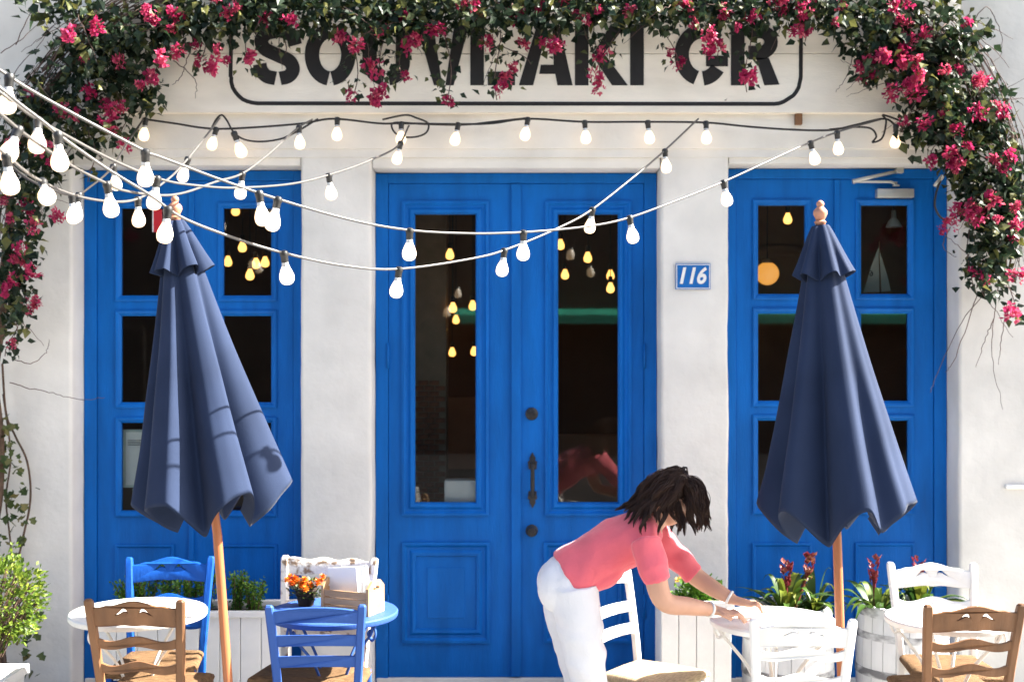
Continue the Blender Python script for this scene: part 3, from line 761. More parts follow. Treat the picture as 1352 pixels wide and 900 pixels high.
# y given is the chair centre; its back is .24 behind that
chair('brown wooden chair at the white table beside the boxwood planter', wx(183, -1.75), -1.50, radians(-3), 'brown', 'carved', .885, .197)
chair('bright blue chair between the white table and the boxwood planter', wx(222, -.92), -1.08, pi + radians(4), 'chair_blue', 'carved', .90, .20)
chair('pale blue chair with plain arched back at the blue table', wx(414, -1.68), -1.42, radians(2), 'chair_pale_blue', 'plain', .845, .198, slats=(.66, .565))
chair('white chair with peeling paint behind the blue table', wx(421, -1.0), -1.22, pi - radians(10), 'white_very_worn', 'old', .925, .225)
chair('plain white chair beside the bending woman', .645, -1.24, radians(-128), 'white', 'plain', .91, .19, 'seat_sunlit', slats=(.69, .585), scale=.97)
chair('white carved chair in front of the umbrella pole', wx(1061, -1.92), -1.69, radians(-2), 'white', 'carved', .845, .199)
chair('white carved chair with brown seat behind the small round white table', wx(1238, -1.02), -1.16, pi - radians(3), 'white_worn2' if 'white_worn2' in M else 'white', 'carved', .885, .20)
chair('brown wooden chair before the second barrel planter', wx(1280, -1.78), -1.54, radians(3), 'brown', 'carved', .873, .199)

# ---------------------------------------------------------------- tables
def table(label, px, y, r, wood, rot=0, h=.74):
    t = thing('table', label, 'table', (X(px, y), y, 0), rot)
    MB().lathe([(r - .03, -.026), (r - .004, -.028), (r, -.022), (r + .001, -.006), (r - .004, 0), (r*.6, .0008), (.02, .001)], 64, (0, 0, h)).build('table_top', M[wood], t, True, 40)
    for k in range(4):
        a = k*pi/2 + pi/4; c, s = cos(a), sin(a)
        pr = [(r*.86, h - .028), (r*.84, h - .07), (r*.66, h - .13), (r*.40, h - .22), (r*.22, h - .34), (r*.20, h - .44), (r*.32, h - .56), (r*.62, h - .67), (r*.84, 0.0)]
        MB().tube(cr([(q*c, q*s, z) for q, z in pr], 5), .0095, 8, squash=.7).build('leg', M[wood], t, True)
        sc = [(r*.90, h - .03), (r*.93, h - .07), (r*.86, h - .10), (r*.78, h - .075), (r*.82, h - .055)]
        MB().tube(cr([(q*c, q*s, z) for q, z in sc], 5), .008, 8, squash=.7).build('scroll', M[wood], t, True)
    MB().lathe([(r*.21, -.008), (r*.25, -.008), (r*.25, .008), (r*.21, .008), (r*.21, -.008)], 24, (0, 0, .33), False).build('leg_ring', M[wood], t, True, 40)
    return t
table('round white metal table between the brown and bright blue chairs', 183, -1.31, .306, 'white_worn', .25)
table('round blue metal table carrying a wooden crate and orange flowers', 440, -1.30, .295, 'chair_pale_blue', .1)
table('round white metal table under the woman\'s hands', 1021, -1.48, .278, 'white', .5)
table('small round white table before the second barrel planter', 1250, -1.44, .268, 'white', .2)

# ---------------------------------------------------------------- crate with cards on the blue table
c = at(463, 806, -1.40)
ct = thing('wooden_crate', 'small pine crate holding white menus on the blue table', 'crate', (c.x, -1.33, .742), radians(-24))
w_, dp, hh = .118, .062, .112
for s in (-1, 1):
    for k in range(3):
        MB().box(-w_, w_, s*dp - .004, s*dp + .004, .004 + k*.034, .034 + k*.034, .0015).build('side_slat', M['crate'], ct)
    bm = fill2d([[(-dp - .008, 0), (dp + .008, 0), (dp + .008, .12), (dp*.55, .148), (-dp*.55, .148), (-dp - .008, .12)], [(-.028 + .028*(1 - cos(a)) , .115 + .010*sin(a)) for a in [2*pi*q/12 for q in range(12)]]], .012, .001)
    MB().bm(bm).xf(Matrix.Translation((s*w_, 0, 0)) @ Matrix.Rotation(radians(90), 4, 'Z') @ Matrix.Rotation(radians(90), 4, 'X')).build('end_board', M['crate'], ct)
MB().box(-w_ + .005, w_ - .005, -dp + .005, dp - .005, .002, .008).build('bottom', M['crate'], ct)
rnd = random.Random(5)
for k in range(4):
    o = MB().box(-.075, .075, -.0012, .0012, 0, .185, .0005).build('menu_card', M['paper'])
    o.matrix_world = Matrix.Translation((c.x - .035 + .022*k, -1.33 + .01*k, .755)) @ Matrix.Rotation(radians(-24 + rnd.uniform(-5, 5)), 4, 'Z') @ Matrix.Rotation(radians(rnd.uniform(-10, 4)), 4, 'X') @ Matrix.Rotation(radians(rnd.uniform(-12, -3)), 4, 'Y')
    tag(o, 'white menu card standing in the pine crate', 'menu', 'menus in the pine crate')

# ---------------------------------------------------------------- planters
def trough(label, x0, x1, y0, y1, h, boards):
    t = thing('planter_box', label, 'planter', ((x0 + x1)/2, (y0 + y1)/2, 0))
    w2, d2 = (x1 - x0)/2, (y1 - y0)/2
    bw_ = 2*w2 / boards
    me = MB().box(-bw_/2 + .0015, bw_/2 - .0015, -.009, .009, .01, h - .03, .003).mesh('board', M['white'])
    for k in range(boards):
        link('board', me, t, (-w2 + bw_*(k + .5), -d2 + .009, 0)); link('board', me, t, (-w2 + bw_*(k + .5), d2 - .009, 0))
    MB().box(-w2, -w2 + .016, -d2 + .019, d2 - .019, .01, h - .03).build('end_board', M['white'], t)
    MB().box(w2 - .016, w2, -d2 + .019, d2 - .019, .01, h - .03).build('end_board', M['white'], t)
    m = MB(); m.box(-w2 - .012, w2 + .012, -d2 - .012, -d2 + .03, h - .03, h, .003); m.box(-w2 - .012, w2 + .012, d2 - .03, d2 + .012, h - .03, h, .003)
    m.box(-w2 - .011, -w2 + .03, -d2 + .03, d2 - .03, h - .029, h - .001, .003); m.box(w2 - .03, w2 + .011, -d2 + .03, d2 - .03, h - .029, h - .001, .003)
    m.build('rim', M['white'], t)
    MB().box(-w2 + .02, w2 - .02, -d2 + .02, d2 - .02, h - .08, h - .045).build('soil', M['soil'], t)
    return t
trough('long white boarded planter with boxwood before the left door', X(126, -.5), X(372, -.5), -.5, -.2, .56, 9)
trough('white boarded planter beneath the house number pier', X(873, -.62), X(966, -.62), -.62, -.34, .635, 4)
def barrel(label, px, y, r, h):
    t = thing('barrel_planter', label, 'barrel', (X(px, y), y, 0))
    R = lambda z: r * (1 + .075 * (1 - ((z - h*.45)/(h*.55))**2))
    n = 22
    for k in range(n):                       # staves
        a0, a1 = 2*pi*k/n + .006, 2*pi*(k+1)/n - .006
        rings = []
        for i in range(9):
            z = h*i/8; q = R(z)
            ring = [(q*cos(lerp(a0, a1, j/3)), q*sin(lerp(a0, a1, j/3)), z) for j in range(4)]
            ring += [((q - .02)*cos(lerp(a1, a0, j)), (q - .02)*sin(lerp(a1, a0, j)), z) for j in (0, 1)]
            rings.append(ring)
        MB().loft(rings).build('stave', M['barrel'], t, True, 40)
    for zz, hw in ((h - .03, .022), (h - .15, .018), (h*.42, .02), (.05, .022)):
        MB().lathe([(R(zz - hw) - .002, zz - hw), (R(zz - hw) + .003, zz - hw), (R(zz + hw) + .003, zz + hw), (R(zz + hw) - .002, zz + hw)], 48, cap=False).build('hoop', M['hoop'], t, True, 40)
    MB().lathe([(R(h) - .022, h - .06), (.05, h - .045), (.005, h - .04)], 24, cap=True).build('soil', M['soil'], t)
    return t
B1 = barrel('white barrel planter behind the woman\'s table', 1040, -.40, .222, .575)
B2 = barrel('white barrel planter behind the small round table and carved white chair', 1191, -.40, .222, .585)
c = at(2, 860, -1.25)
pt = thing('flower_pot', 'white square pot at the foot of the ivy wall', 'pot', (c.x - .10, -1.25, 0))
m = MB(); rings = [[(sx_*q, sy_*q, z) for sx_, sy_ in ((-1, -1), (1, -1), (1, 1), (-1, 1))] for q, z in ((.10, 0), (.15, .40), (.165, .40), (.165, .44), (.14, .44), (.13, .40))]
m.loft(rings, True, True).build('pot_body', M['white'], pt)
# ---------------------------------------------------------------- foliage helpers
LEAF = ([(0, 0, 0), (-.40, .36, .10), (.40, .36, .10), (0, .42, 0), (0, 1, -.14)], [(0, 2, 3), (0, 3, 1), (3, 2, 4), (3, 4, 1)])
BRACT = ([(0, 0, 0), (-.42, .50, .10), (.42, .50, .10), (0, .52, -.05), (0, 1, .12)], [(0, 2, 3), (0, 3, 1), (3, 2, 4), (3, 4, 1)])
SMALL = ([(0, 0, 0), (-.33, .5, .05), (.33, .5, .05), (0, 1, 0)], [(0, 2, 3), (0, 3, 1)])
IVY = ([(0, 0, 0), (-.5, .05, .04), (-.30, .40, 0), (-.45, .62, .05), (0, 1, -.08), (.45, .62, .05), (.30, .40, 0), (.5, .05, .04)], [(0, 2, 1), (0, 3, 2), (0, 4, 3), (0, 5, 4), (0, 6, 5), (0, 7, 6)])
def rot_to(d, roll):
    return d.to_track_quat('Y', 'Z').to_matrix() @ Matrix.Rotation(roll, 3, 'Y')
class Leaves:
    def __init__(s): s.v = []; s.f = []; s.a = []
    def add(s, shape, p, d, size, roll, var):
        Mx = rot_to(d, roll); n = len(s.v); vs, fs = shape
        for v in vs: s.v.append((p + Mx @ Vector(v) * size)[:])
        s.f += [tuple(i + n for i in f) for f in fs]; s.a += [var] * len(vs)
    def mesh(s, name, m):
        me = bpy.data.meshes.new(name); me.from_pydata(s.v, [], s.f)
        at_ = me.attributes.new('var', 'FLOAT', 'POINT'); at_.data.foreach_set('value', s.a)
        me.materials.append(m); return me
    def build(s, name, m, parent=None, kind=None):
        o = link(name, s.mesh(name, m), parent)
        if kind: o['kind'] = kind
        return o
def rdir(r):
    while True:
        v = Vector((r.uniform(-1, 1), r.uniform(-1, 1), r.uniform(-1, 1)))
        if .05 < v.length < 1: return v.normalized()

# ---------------------------------------------------------------- bougainvillea over the arch
rnd = random.Random(21)
VO = at(4, 560, -.12); VO.z = 0
vine = thing('bougainvillea', 'bougainvillea vine with magenta flowers arching over the sign', 'vine', VO)
# (px, py, rx, ry, weight) foliage masses
BL = [(20,400,22,55,1.0),(22,330,30,60,1.4),(35,260,34,50,1.2),(45,200,48,55,1.5),(85,140,62,52,2.1),(120,85,68,48,2.3),(165,50,68,44,2.2),(180,120,40,32,.85),(225,30,60,40,2.0),(290,18,60,38,1.8),(350,12,60,36,1.6),
      (130,175,42,32,.7),(420,10,60,36,1.7),(490,18,60,42,1.9),(545,20,55,40,1.8),(610,15,60,36,1.7),(680,18,60,40,1.8),(740,12,60,36,1.5),(800,12,60,34,1.4),(860,10,60,30,1.2),(920,12,60,36,1.4),(985,10,60,34,1.3),(1050,8,55,30,1.1),(1110,15,55,40,1.4),
      (1165,40,52,48,1.9),(1205,75,50,52,2.0),(1240,120,50,52,2.0),(1265,165,46,50,1.9),(1285,215,42,48,1.7),(1300,265,38,46,1.5),(1312,315,34,44,1.2),(1305,360,32,32,.8),(1215,170,32,34,.7),(1150,85,28,28,.6),(1340,240,16,60,.6),
      (1312,150,26,50,1.0),(1328,215,20,52,.9),(1334,290,17,50,.8),(20,150,30,50,.8),(1275,60,35,40,.8),(640,-25,700,24,5.0),(90,10,60,40,1.2),(1230,20,60,50,1.5)]
BLW = [b[4] for b in BL]
def vine_pt():
    b = rnd.choices(BL, BLW)[0]
    while True:
        a, c = rnd.gauss(0, .52), rnd.gauss(0, .52)
        if a*a + c*c < 1.25: break
    dpt = -.10 - (abs(rnd.gauss(0, 1)) * .10 + .02 + .13 * max(0, 1 - a*a - c*c))
    return b[0] + a*b[2], b[1] + c*b[3], max(-.52, dpt)
pts = []
for k in range(10800):
    px, py, y = vine_pt(); pts.append((px, py, y))
# hanging sprigs in front of the sign
SPR = [(470,40,465,125),(505,40,508,120),(530,50,535,110),(590,45,590,138),(655,40,660,132),(665,60,700,85),(735,40,728,72),(790,30,785,118),(820,40,800,85),(878,30,890,85),(935,30,945,75),(988,30,990,122),(1060,20,1058,55),(330,40,330,100),(375,30,372,70),
       (265,55,268,95),(195,100,190,150),(165,150,160,195),(120,190,122,240),(1125,60,1135,100),(1150,90,1145,115),(1200,120,1195,175),(1240,180,1232,215),(1265,210,1262,228),(1285,290,1280,380),(1330,340,1338,425),(1310,350,1300,375),(40,380,45,405),(20,420,12,470)]
sprig_pts = []
stems = MB()
for (a, b, c, d) in SPR:
    y0, y1 = -.18, -.24 - rnd.uniform(0, .06)
    P = [at(lerp(a, c, t) + 6*sin(t*4 + a), lerp(b, d, t), lerp(y0, y1, t)) for t in [i/6 for i in range(7)]]
    stems.tube([p - VO for p in P], .0028, 4)
    for i in range(int((d - b) * .42)):
        t = rnd.random()**.8; sprig_pts.append((lerp(a, c, t) + rnd.gauss(0, 9), lerp(b, d, t) + rnd.gauss(0, 5), lerp(y0, y1, t) + rnd.gauss(0, .025)))
stems.build('hanging_stems', M['twig'], vine, True)['kind'] = 'stuff'
lv = Leaves(); single = []
def leafdir():
    d = rdir(rnd); d.z -= .55; d.y -= .45; return d.normalized()
allp = [(p, False) for p in pts] + [(p, True) for p in sprig_pts]
order = sorted(range(len(allp)), key=lambda i: allp[i][0][2])            # nearest the viewer first
vis = [i for i in order if 0 < allp[i][0][0] < 1352 and 0 < allp[i][0][1] < 500]
own = set(vis[:300])
leaf_me = []
for k in range(4):
    L1 = Leaves(); L1.add(LEAF, Vector((0, 0, 0)), Vector((0, 1, 0)), 1.0, 0, k*.02); leaf_me.append(L1.mesh('leaf', M['leaf']))
for i, (p, sp) in enumerate(allp):
    w = at(*p) - VO; d = leafdir(); sz = rnd.uniform(.036, .072) * (.8 if sp else 1); roll = rnd.uniform(-1.2, 1.2)
    v = rnd.random()**1.5 * (.98 if not sp else 1); v = min(.999, v + (.2 if sp else 0))
    if i in own:
        o = link('leaf', leaf_me[i % 4], vine, w); o.rotation_euler = rot_to(d, roll).to_euler(); o.scale = (sz,)*3
    else: lv.add(LEAF, w, d, sz, roll, v)
lv.build('leaves', M['leaf'], vine, 'stuff')
# flower clusters
def cluster(seed):
    r = random.Random(seed); L1 = Leaves()
    for k in range(17):
        c = rdir(r) * r.uniform(.25, 1.0) * .042; c.x *= 1.15; c.y = -abs(c.y)*.8; c.z = c.z*1.0 - .01
        ax_ = (c.normalized() + rdir(r)*.6 + Vector((0, -.4, -.1))).normalized(); v = r.random()
        u = ax_.orthogonal().normalized()
        for q in range(3):
            dd = (Matrix.Rotation(2*pi*q/3 + r.uniform(-.3, .3), 3, ax_) @ u + ax_*.75).normalized()
            L1.add(BRACT, c, dd, r.uniform(.022, .032), r.uniform(-.4, .4), min(.99, max(0, v + r.uniform(-.15, .15))) * .5)
    return L1.mesh('flower_cluster', M['bract'])
CL = [cluster(k) for k in range(8)]
FL = [(130,40),(110,75),(135,135),(155,80),(118,120),(38,125),(98,145),(185,110),(200,100),(215,75),(265,85),(235,70),(300,18),(310,10),(355,20),(385,30),(330,75),(275,90),(205,22),(190,12),(225,40),(95,45),(60,195),(75,215),(15,190),(10,205),(40,270),(8,265),(25,330),(20,365),(45,300),(48,395),(10,385),(15,345),(12,455),(80,280),(150,175),(135,160),(165,190),
      (455,50),(470,60),(540,60),(550,55),(575,40),(535,25),(630,20),(680,20),(695,15),(715,10),(610,5),(640,55),(690,60),(720,55),(735,60),(466,125),(508,118),(590,132),(660,118),(665,108),(790,100),(800,75),(765,18),(775,25),(785,15),(830,10),(885,70),(893,78),(905,15),(915,30),(935,65),(945,60),(950,18),(975,40),(990,105),(1030,10),(1050,40),(1062,38),(1070,10),(1020,5),
      (1108,28),(1110,10),(1145,80),(1150,100),(1135,95),(1165,75),(1190,65),(1200,60),(1185,85),(1205,75),(1180,10),(1192,35),(1182,122),(1195,118),(1190,160),(1220,160),(1230,210),(1258,222),(1265,215),(1250,90),(1265,92),(1278,30),(1295,105),(1290,150),(1320,150),(1255,200),(1280,195),(1262,175),(1310,215),(1330,210),(1285,275),(1290,290),(1275,285),(1337,270),(1340,300),(1335,315),(1295,365),(1285,360),(1335,415),(1340,365),(1310,260),(1240,145),(1215,100),(1225,45)]
for k in range(42):
    q = rnd.choice(FL); FL.append((q[0] + rnd.uniform(-32, 32), max(2, q[1] + rnd.uniform(-26, 20))))
for i, (px, py) in enumerate(FL):
    y = -.34 - rnd.uniform(0, .14)
    if 250 < px < 1100: y += .06
    o = link('flower_cluster', CL[i % 8], vine, at(px + rnd.uniform(-3, 3), py + rnd.uniform(-3, 3), y) - VO)
    s = rnd.uniform(.6, 1.15); o.scale = (s, s, s * rnd.uniform(.85, 1.15)); o.rotation_euler = (rnd.uniform(-.5, .5), rnd.uniform(-3, 3), rnd.uniform(-.5, .5))
# woody stems
ARCH = [(0,560),(-6,500),(2,440),(0,380),(8,310),(18,240),(38,170),(80,105),(130,50),(190,10),(280,-20),(420,-32),(640,-38),(860,-36),(1050,-25),(1170,-5),(1235,45),(1280,110),(1310,180),(1328,250),(1336,320),(1330,370)]
tr = MB()
base = [at(-6, 1000, -.12), at(2, 800, -.10), at(8, 680, -.10)]
for k in range(3):
    P = [Vector((VO.x + .03*k - .03, -.12, .0)), at(-14 + 5*k, 760, -.10), at(0 - 6*k, 650, -.11)] + [at(px + (k - 1)*8*sin(i*1.3 + k*2), py, -.13 - .03*sin(i + k)) for i, (px, py) in enumerate(ARCH)]
    C = cr([p - VO for p in P], 6); n = len(C)
    tr.tube(C, [lerp(.020, .007, i/n) * (1 - .25*k) for i in range(n)], 7)
tr.build('trunk', M['bark'], vine, True)
tw = MB()
def wander(P, r, amp, n=5):
    C = cr(P, n); C = [c + Vector((noise.noise(c*7 + Vector((i, 0, 0))), noise.noise(c*7 + Vector((0, i, 5)))*.5, noise.noise(c*7 + Vector((0, 9, i)))))*amp for i, c in enumerate(C)]
    tw.tube([c - VO for c in C], [lerp(r, r*.4, i/len(C)) for i in range(len(C))], 5)
for k in range(105):      # bare outer tangle following the arch
    i0 = rnd.choice([4, 5, 6, 7, 8, 6, 7, 14, 15, 16, 17, 18, 15, 16]); i1 = min(len(ARCH) - 1, i0 + rnd.randint(2, 4))
    off = rnd.uniform(-6, 40); P = []
    for i in range(i0, i1 + 1):
        px, py = ARCH[i]; cx, cy = 660, 420; d = Vector((px - cx, py - cy)).normalized()
        P.append(at(px + d.x*(off + rnd.uniform(-9, 9)), py + d.y*(off*.9 + rnd.uniform(-9, 9)), -.10 - rnd.uniform(0, .2)))
    wander(P, rnd.uniform(.0022, .0042), .012)
for k in range(120):      # crossing twigs inside the canopy and over the sign
    px, py, y = vine_pt(); a = rnd.uniform(0, 2*pi); l = rnd.uniform(25, 80)
    wander([at(px, py, y), at(px + l*.5*cos(a), py + l*.4*sin(a) + 8, y - .03), at(px + l*cos(a), py + l*.8*sin(a) + 20, y - .02)], .0025, .012)
TW = [[(1312,350),(1300,385),(1270,425),(1235,500),(1228,518)],[(1320,360),(1312,420),(1310,470),(1324,540)],[(1290,390),(1262,470),(1248,492)],[(1312,420),(1300,450),(1288,485)],[(1330,400),(1322,450),(1318,480)],[(1270,60),(1300,10),(1320,40),(1322,70),(1308,85)],[(1290,120),(1325,118),(1352,104)],[(1300,115),(1330,125),(1352,140)],
      [(1255,300),(1245,325),(1262,340)],[(12,505),(40,512),(75,520),(105,527),(140,525)],[(15,475),(45,478),(62,462),(65,448)],[(5,170),(12,110),(50,60),(85,15)],[(0,70),(30,50),(60,20)],[(20,60),(45,12),(65,40)],[(100,190),(60,240),(55,280),(65,300)],[(230,80),(258,105),(258,130)],[(250,70),(240,100),(228,112)],[(1130,60),(1118,100),(1103,122)]]
for pl in TW: wander([at(px, py, -.12 - .05*sin(i*2)) for i, (px, py) in enumerate(pl)], .0030, .010, 7)
tw.build('dry_twigs', M['twig'], vine, True)['kind'] = 'stuff'

# ---------------------------------------------------------------- ivy at the left edge
iv = thing('ivy', 'ivy climbing the wall edge above the white pot', 'ivy', (at(5, 600, -.06).x, -.05, 0)); IO = Vector(iv.location)
st = MB(); st.tube([p - IO for p in cr([Vector((IO.x, -.05, .005)), at(5, 830, -.05), at(28, 720, -.05), at(40, 660, -.05), at(36, 610, -.06), at(20, 575, -.06), at(8, 545, -.06), at(3, 480, -.06)], 8)], .006, 6)
st.tube([p - IO for p in cr([at(5, 830, -.06), at(15, 740, -.06), at(8, 660, -.07), at(14, 600, -.06), at(4, 520, -.06)], 8)], .005, 6)
st.build('stem', M['bark'], iv, True)
L1 = Leaves()
for k in range(170):
    py = rnd.uniform(545, 890); px = rnd.gauss(12 + 12*sin(py*.02), 13)
    if py > 740: px = rnd.gauss(30, 14)
    p = at(max(-20, min(52, px)), py, -.08 - rnd.uniform(0, .08)) - IO
    d = (rdir(rnd)*.8 + Vector((0, -.4, -.6))).normalized(); L1.add(IVY, p, d, rnd.uniform(.026, .055), rnd.uniform(-1, 1), rnd.random())
L1.build('leaves', M['ivy_leaf'], iv, 'stuff')

# shrub in the white pot
sh = thing('potted_shrub', 'bright green shrub sunlit in the white pot', 'shrub', (pt.location.x, pt.location.y, .40)); SO = Vector(sh.location)
stm = MB(); L1 = Leaves()
cc = at(4, 792, -1.25)
for k in range(60):
    d = rdir(rnd); d.z = abs(d.z)*.9 + .15; e = cc + Vector((d.x*.16, d.y*.16, (d.z - .45)*.24)); s0 = SO + Vector((rnd.uniform(-.05, .05), rnd.uniform(-.05, .05), 0))
    P = cr([s0, (s0 + e)/2 + Vector((0, 0, .04)), e], 4); stm.tube([p - SO for p in P], .003, 4)
for k in range(2300):
    d = rdir(rnd); r_ = rnd.uniform(.55, 1.0)**.5; p = cc + Vector((d.x*.175, d.y*.175, d.z*.20)) * r_ * (1 + .55*noise.noise(d*2.1 + Vector((3, 1, 7))))
    L1.add(SMALL, p - SO, (d + rdir(rnd)*.8 + Vector((0, 0, .3))).normalized(), rnd.uniform(.018, .032), rnd.uniform(-1, 1), rnd.random())
stm.build('stems', M['bark'], sh); L1.build('leaves', M['lime_leaf'], sh, 'stuff')

# boxwood bushes in the long planter
def boxwood(px, top, wpx, k):
    y = -.36; b = at(px, 812, y); t = thing('boxwood_bush', 'small upright boxwood bush in the long white planter', 'bush', (b.x, y, .50), 0, 'boxwood bushes in the long planter'); o = Vector(t.location)
    L1 = Leaves(); stm = MB(); ht = Z(top, y) - o.z; w_ = wpx / FPX * 6.64
    for s in range(9):
        e = Vector((rnd.uniform(-w_, w_), rnd.uniform(-.10, .10), ht*rnd.uniform(.62, 1.05))); b0 = Vector((e.x*.4, e.y*.3, 0))
        P = cr([b0, (b0 + e)/2 + Vector((0, 0, .02)), e], 6); stm.tube(P, .003, 4)
        for q in range(95):
            u = rnd.uniform(.12, 1); i = min(len(P) - 1, int(u*len(P))); p = P[i] + rdir(rnd)*rnd.uniform(.0, .028)
            L1.add(SMALL, p, (rdir(rnd) + Vector((0, 0, .7))).normalized(), rnd.uniform(.014, .024), rnd.uniform(-1, 1), rnd.random())
    stm.build('stems', M['bark'], t); L1.build('leaves', M['box_leaf'], t, 'stuff')
for k, (px, top, wpx) in enumerate([(166, 768, 10), (192, 755, 16), (222, 748, 18), (250, 752, 16), (272, 757, 14), (312, 756, 14), (336, 758, 13)]): boxwood(px, top, wpx, k)

# bromeliads
def strap(L1, o, a, ln, rise, wd, var, droop=1.0):
    """arching strap leaf as a ribbon"""
    n = 9; d = Vector((cos(a), sin(a), 0)); side = Vector((-sin(a), cos(a), 0)); base = len(L1.v)
    for i in range(n + 1):
        u = i/n; r_ = ln*u; z = rise*(u*1.6 - droop*u*u*1.25)
        w = wd * (sin(pi*min(1, .18 + u*.82))**.7) * (1 - u**6)
        c = o + d*r_ + Vector((0, 0, z)); fold = .35*w
        for q in (side*w + Vector((0, 0, fold)), Vector((0, 0, 0)), side*-w + Vector((0, 0, fold))): L1.v.append((c + q)[:]); L1.a.append(var)
    for i in range(n):
        for j in (0, 1):
            b = base + i*3 + j; L1.f.append((b, b + 1, b + 4, b + 3))
def bromeliad(label, x, y, z, spikes, seed, nl, big=None):
    t = thing('bromeliad', label, 'plant', (x, y, z)); r = random.Random(seed)
    one = []
    for k in range(nl):
        a = 2*pi*k/nl + r.uniform(-.3, .3); L1 = Leaves(); flat = r.random()
        ln, rise = (r.uniform(.20, .33), r.uniform(.14, .27)) if flat < .6 else (r.uniform(.08, .17), r.uniform(.27, .40))
        strap(L1, Vector((cos(a)*.02, sin(a)*.02, -.02)), a, ln, rise, r.uniform(.015, .024), min(.99, r.random()**.9), r.uniform(.75, 1.15))
        o = L1.build('leaf', M['strap_leaf'], t); o.data.polygons.foreach_set('use_smooth', [True]*len(o.data.polygons))
    for (dx, dy, h) in spikes:
        s = MB().tube(cr([(dx*.3, dy*.3, 0), (dx*.8, dy*.8, h*.5), (dx, dy, h*.72)], 4), .009, 7).build('flower_stalk', M['brom_flower'], t, True)
        L1 = Leaves()
        for q in range(46):
            u = r.random(); a = r.uniform(0, 2*pi); c = Vector((dx, dy, lerp(h*.5, h*.93, u))) + Vector((cos(a), sin(a), 0))*lerp(.008, .022, u)
            L1.add(BRACT, c, Vector((cos(a)*lerp(.5, .9, u), sin(a)*lerp(.5, .9, u), 1)).normalized(), r.uniform(.022, .042), r.uniform(-.4, .4), min(.99, r.random()*.7 + .3*u))
        L1.build('flower_spike', M['brom_flower'], t)
zb = .53
bromeliad('bromeliad with two dark red flower spikes in the barrel behind the woman\'s table', X(1038, -.40), -.40, zb, [(-.012, -.05, .285), (.12, .0, .33)], 4, 32)
bromeliad('leafy bromeliad at the edge of the barrel behind the umbrella pole', X(1075, -.36), -.33, zb, [], 8, 16)
bromeliad('bromeliad with one red spike in the barrel by the right white chair', X(1158, -.42), -.42, zb, [(-.02, 0, .31)], 14, 24)
bromeliad('bromeliad with one red spike behind the right white chair', X(1214, -.38), -.38, zb, [(-.005, 0, .30)], 19, 24)
# upright leaf
# yellow flowers in the pier planter
yf = thing('yellow_flowers', 'low plant with yellow flowers in the white planter behind the woman', 'plant', (X(922, -.48), -.48, .58)); YO = Vector(yf.location)
L1 = Leaves(); L2 = Leaves()
for k in range(420):
    d = rdir(rnd); d.z = abs(d.z); p = Vector((d.x*.15, d.y*.10, d.z*.17 - .0)) * rnd.uniform(.3, 1); L1.add(SMALL, p, (d + rdir(rnd)*.6).normalized(), rnd.uniform(.025, .05), rnd.uniform(-1, 1), rnd.random())
for k in range(6):
    d = rdir(rnd); d.z = abs(d.z) + .3; p = Vector((d.x*.12, d.y*.09 - .03, .10 + d.z*.07)); ax_ = (Vector((0, -.5, .8)) + rdir(rnd)*.3).normalized(); u = ax_.orthogonal().normalized()
    for q in range(8): L2.add(SMALL, p, (Matrix.Rotation(2*pi*q/8, 3, ax_) @ u + ax_*.3).normalized(), .022, 0, rnd.random())
L1.build('leaves', M['box_leaf'], yf, 'stuff'); L2.build('flowers', M['yellow'], yf, 'stuff')
# marigolds on the blue table
mg = thing('marigold_pot', 'pot of orange marigolds beside the crate on the blue table', 'flower pot', (X(404, -1.20), -1.20, .742))
MB().lathe([(.035, 0), (.048, .07), (.052, .07), (.052, .082), (.044, .082), (.042, .07)], 24).build('pot', M['soil'], mg, True, 40)
L1 = Leaves()
for k in range(260):
    d = rdir(rnd); d.z = abs(d.z); L1.add(SMALL, Vector((d.x*.085, d.y*.06, .06 + d.z*.06))*rnd.uniform(.5, 1), (d + rdir(rnd)*.6).normalized(), rnd.uniform(.015, .03), 0, rnd.random()*.4)
L1.build('leaves', M['ivy_leaf'], mg, 'stuff')
for k in range(19):
    a = rnd.uniform(0, 2*pi); q_ = sqrt(rnd.random())*.095; c = Vector((cos(a)*q_, sin(a)*q_*.7 - .01, .105 + rnd.uniform(0, .055) - q_*.35)); L2 = Leaves()
    ax_ = (Vector((c.x*5, -.5 + c.y*4, .8)) + rdir(rnd)*.2).normalized(); u = ax_.orthogonal().normalized(); vv = rnd.random()*.6
    for ring in range(3):
        for q in range(9): L2.add(SMALL, c, (Matrix.Rotation(2*pi*q/9 + ring*.3, 3, ax_) @ u + ax_*(.2 + .6*ring)).normalized(), .022 - .004*ring, 0, vv + .15*ring)
    L2.build('flower_head', M['orange'], mg)

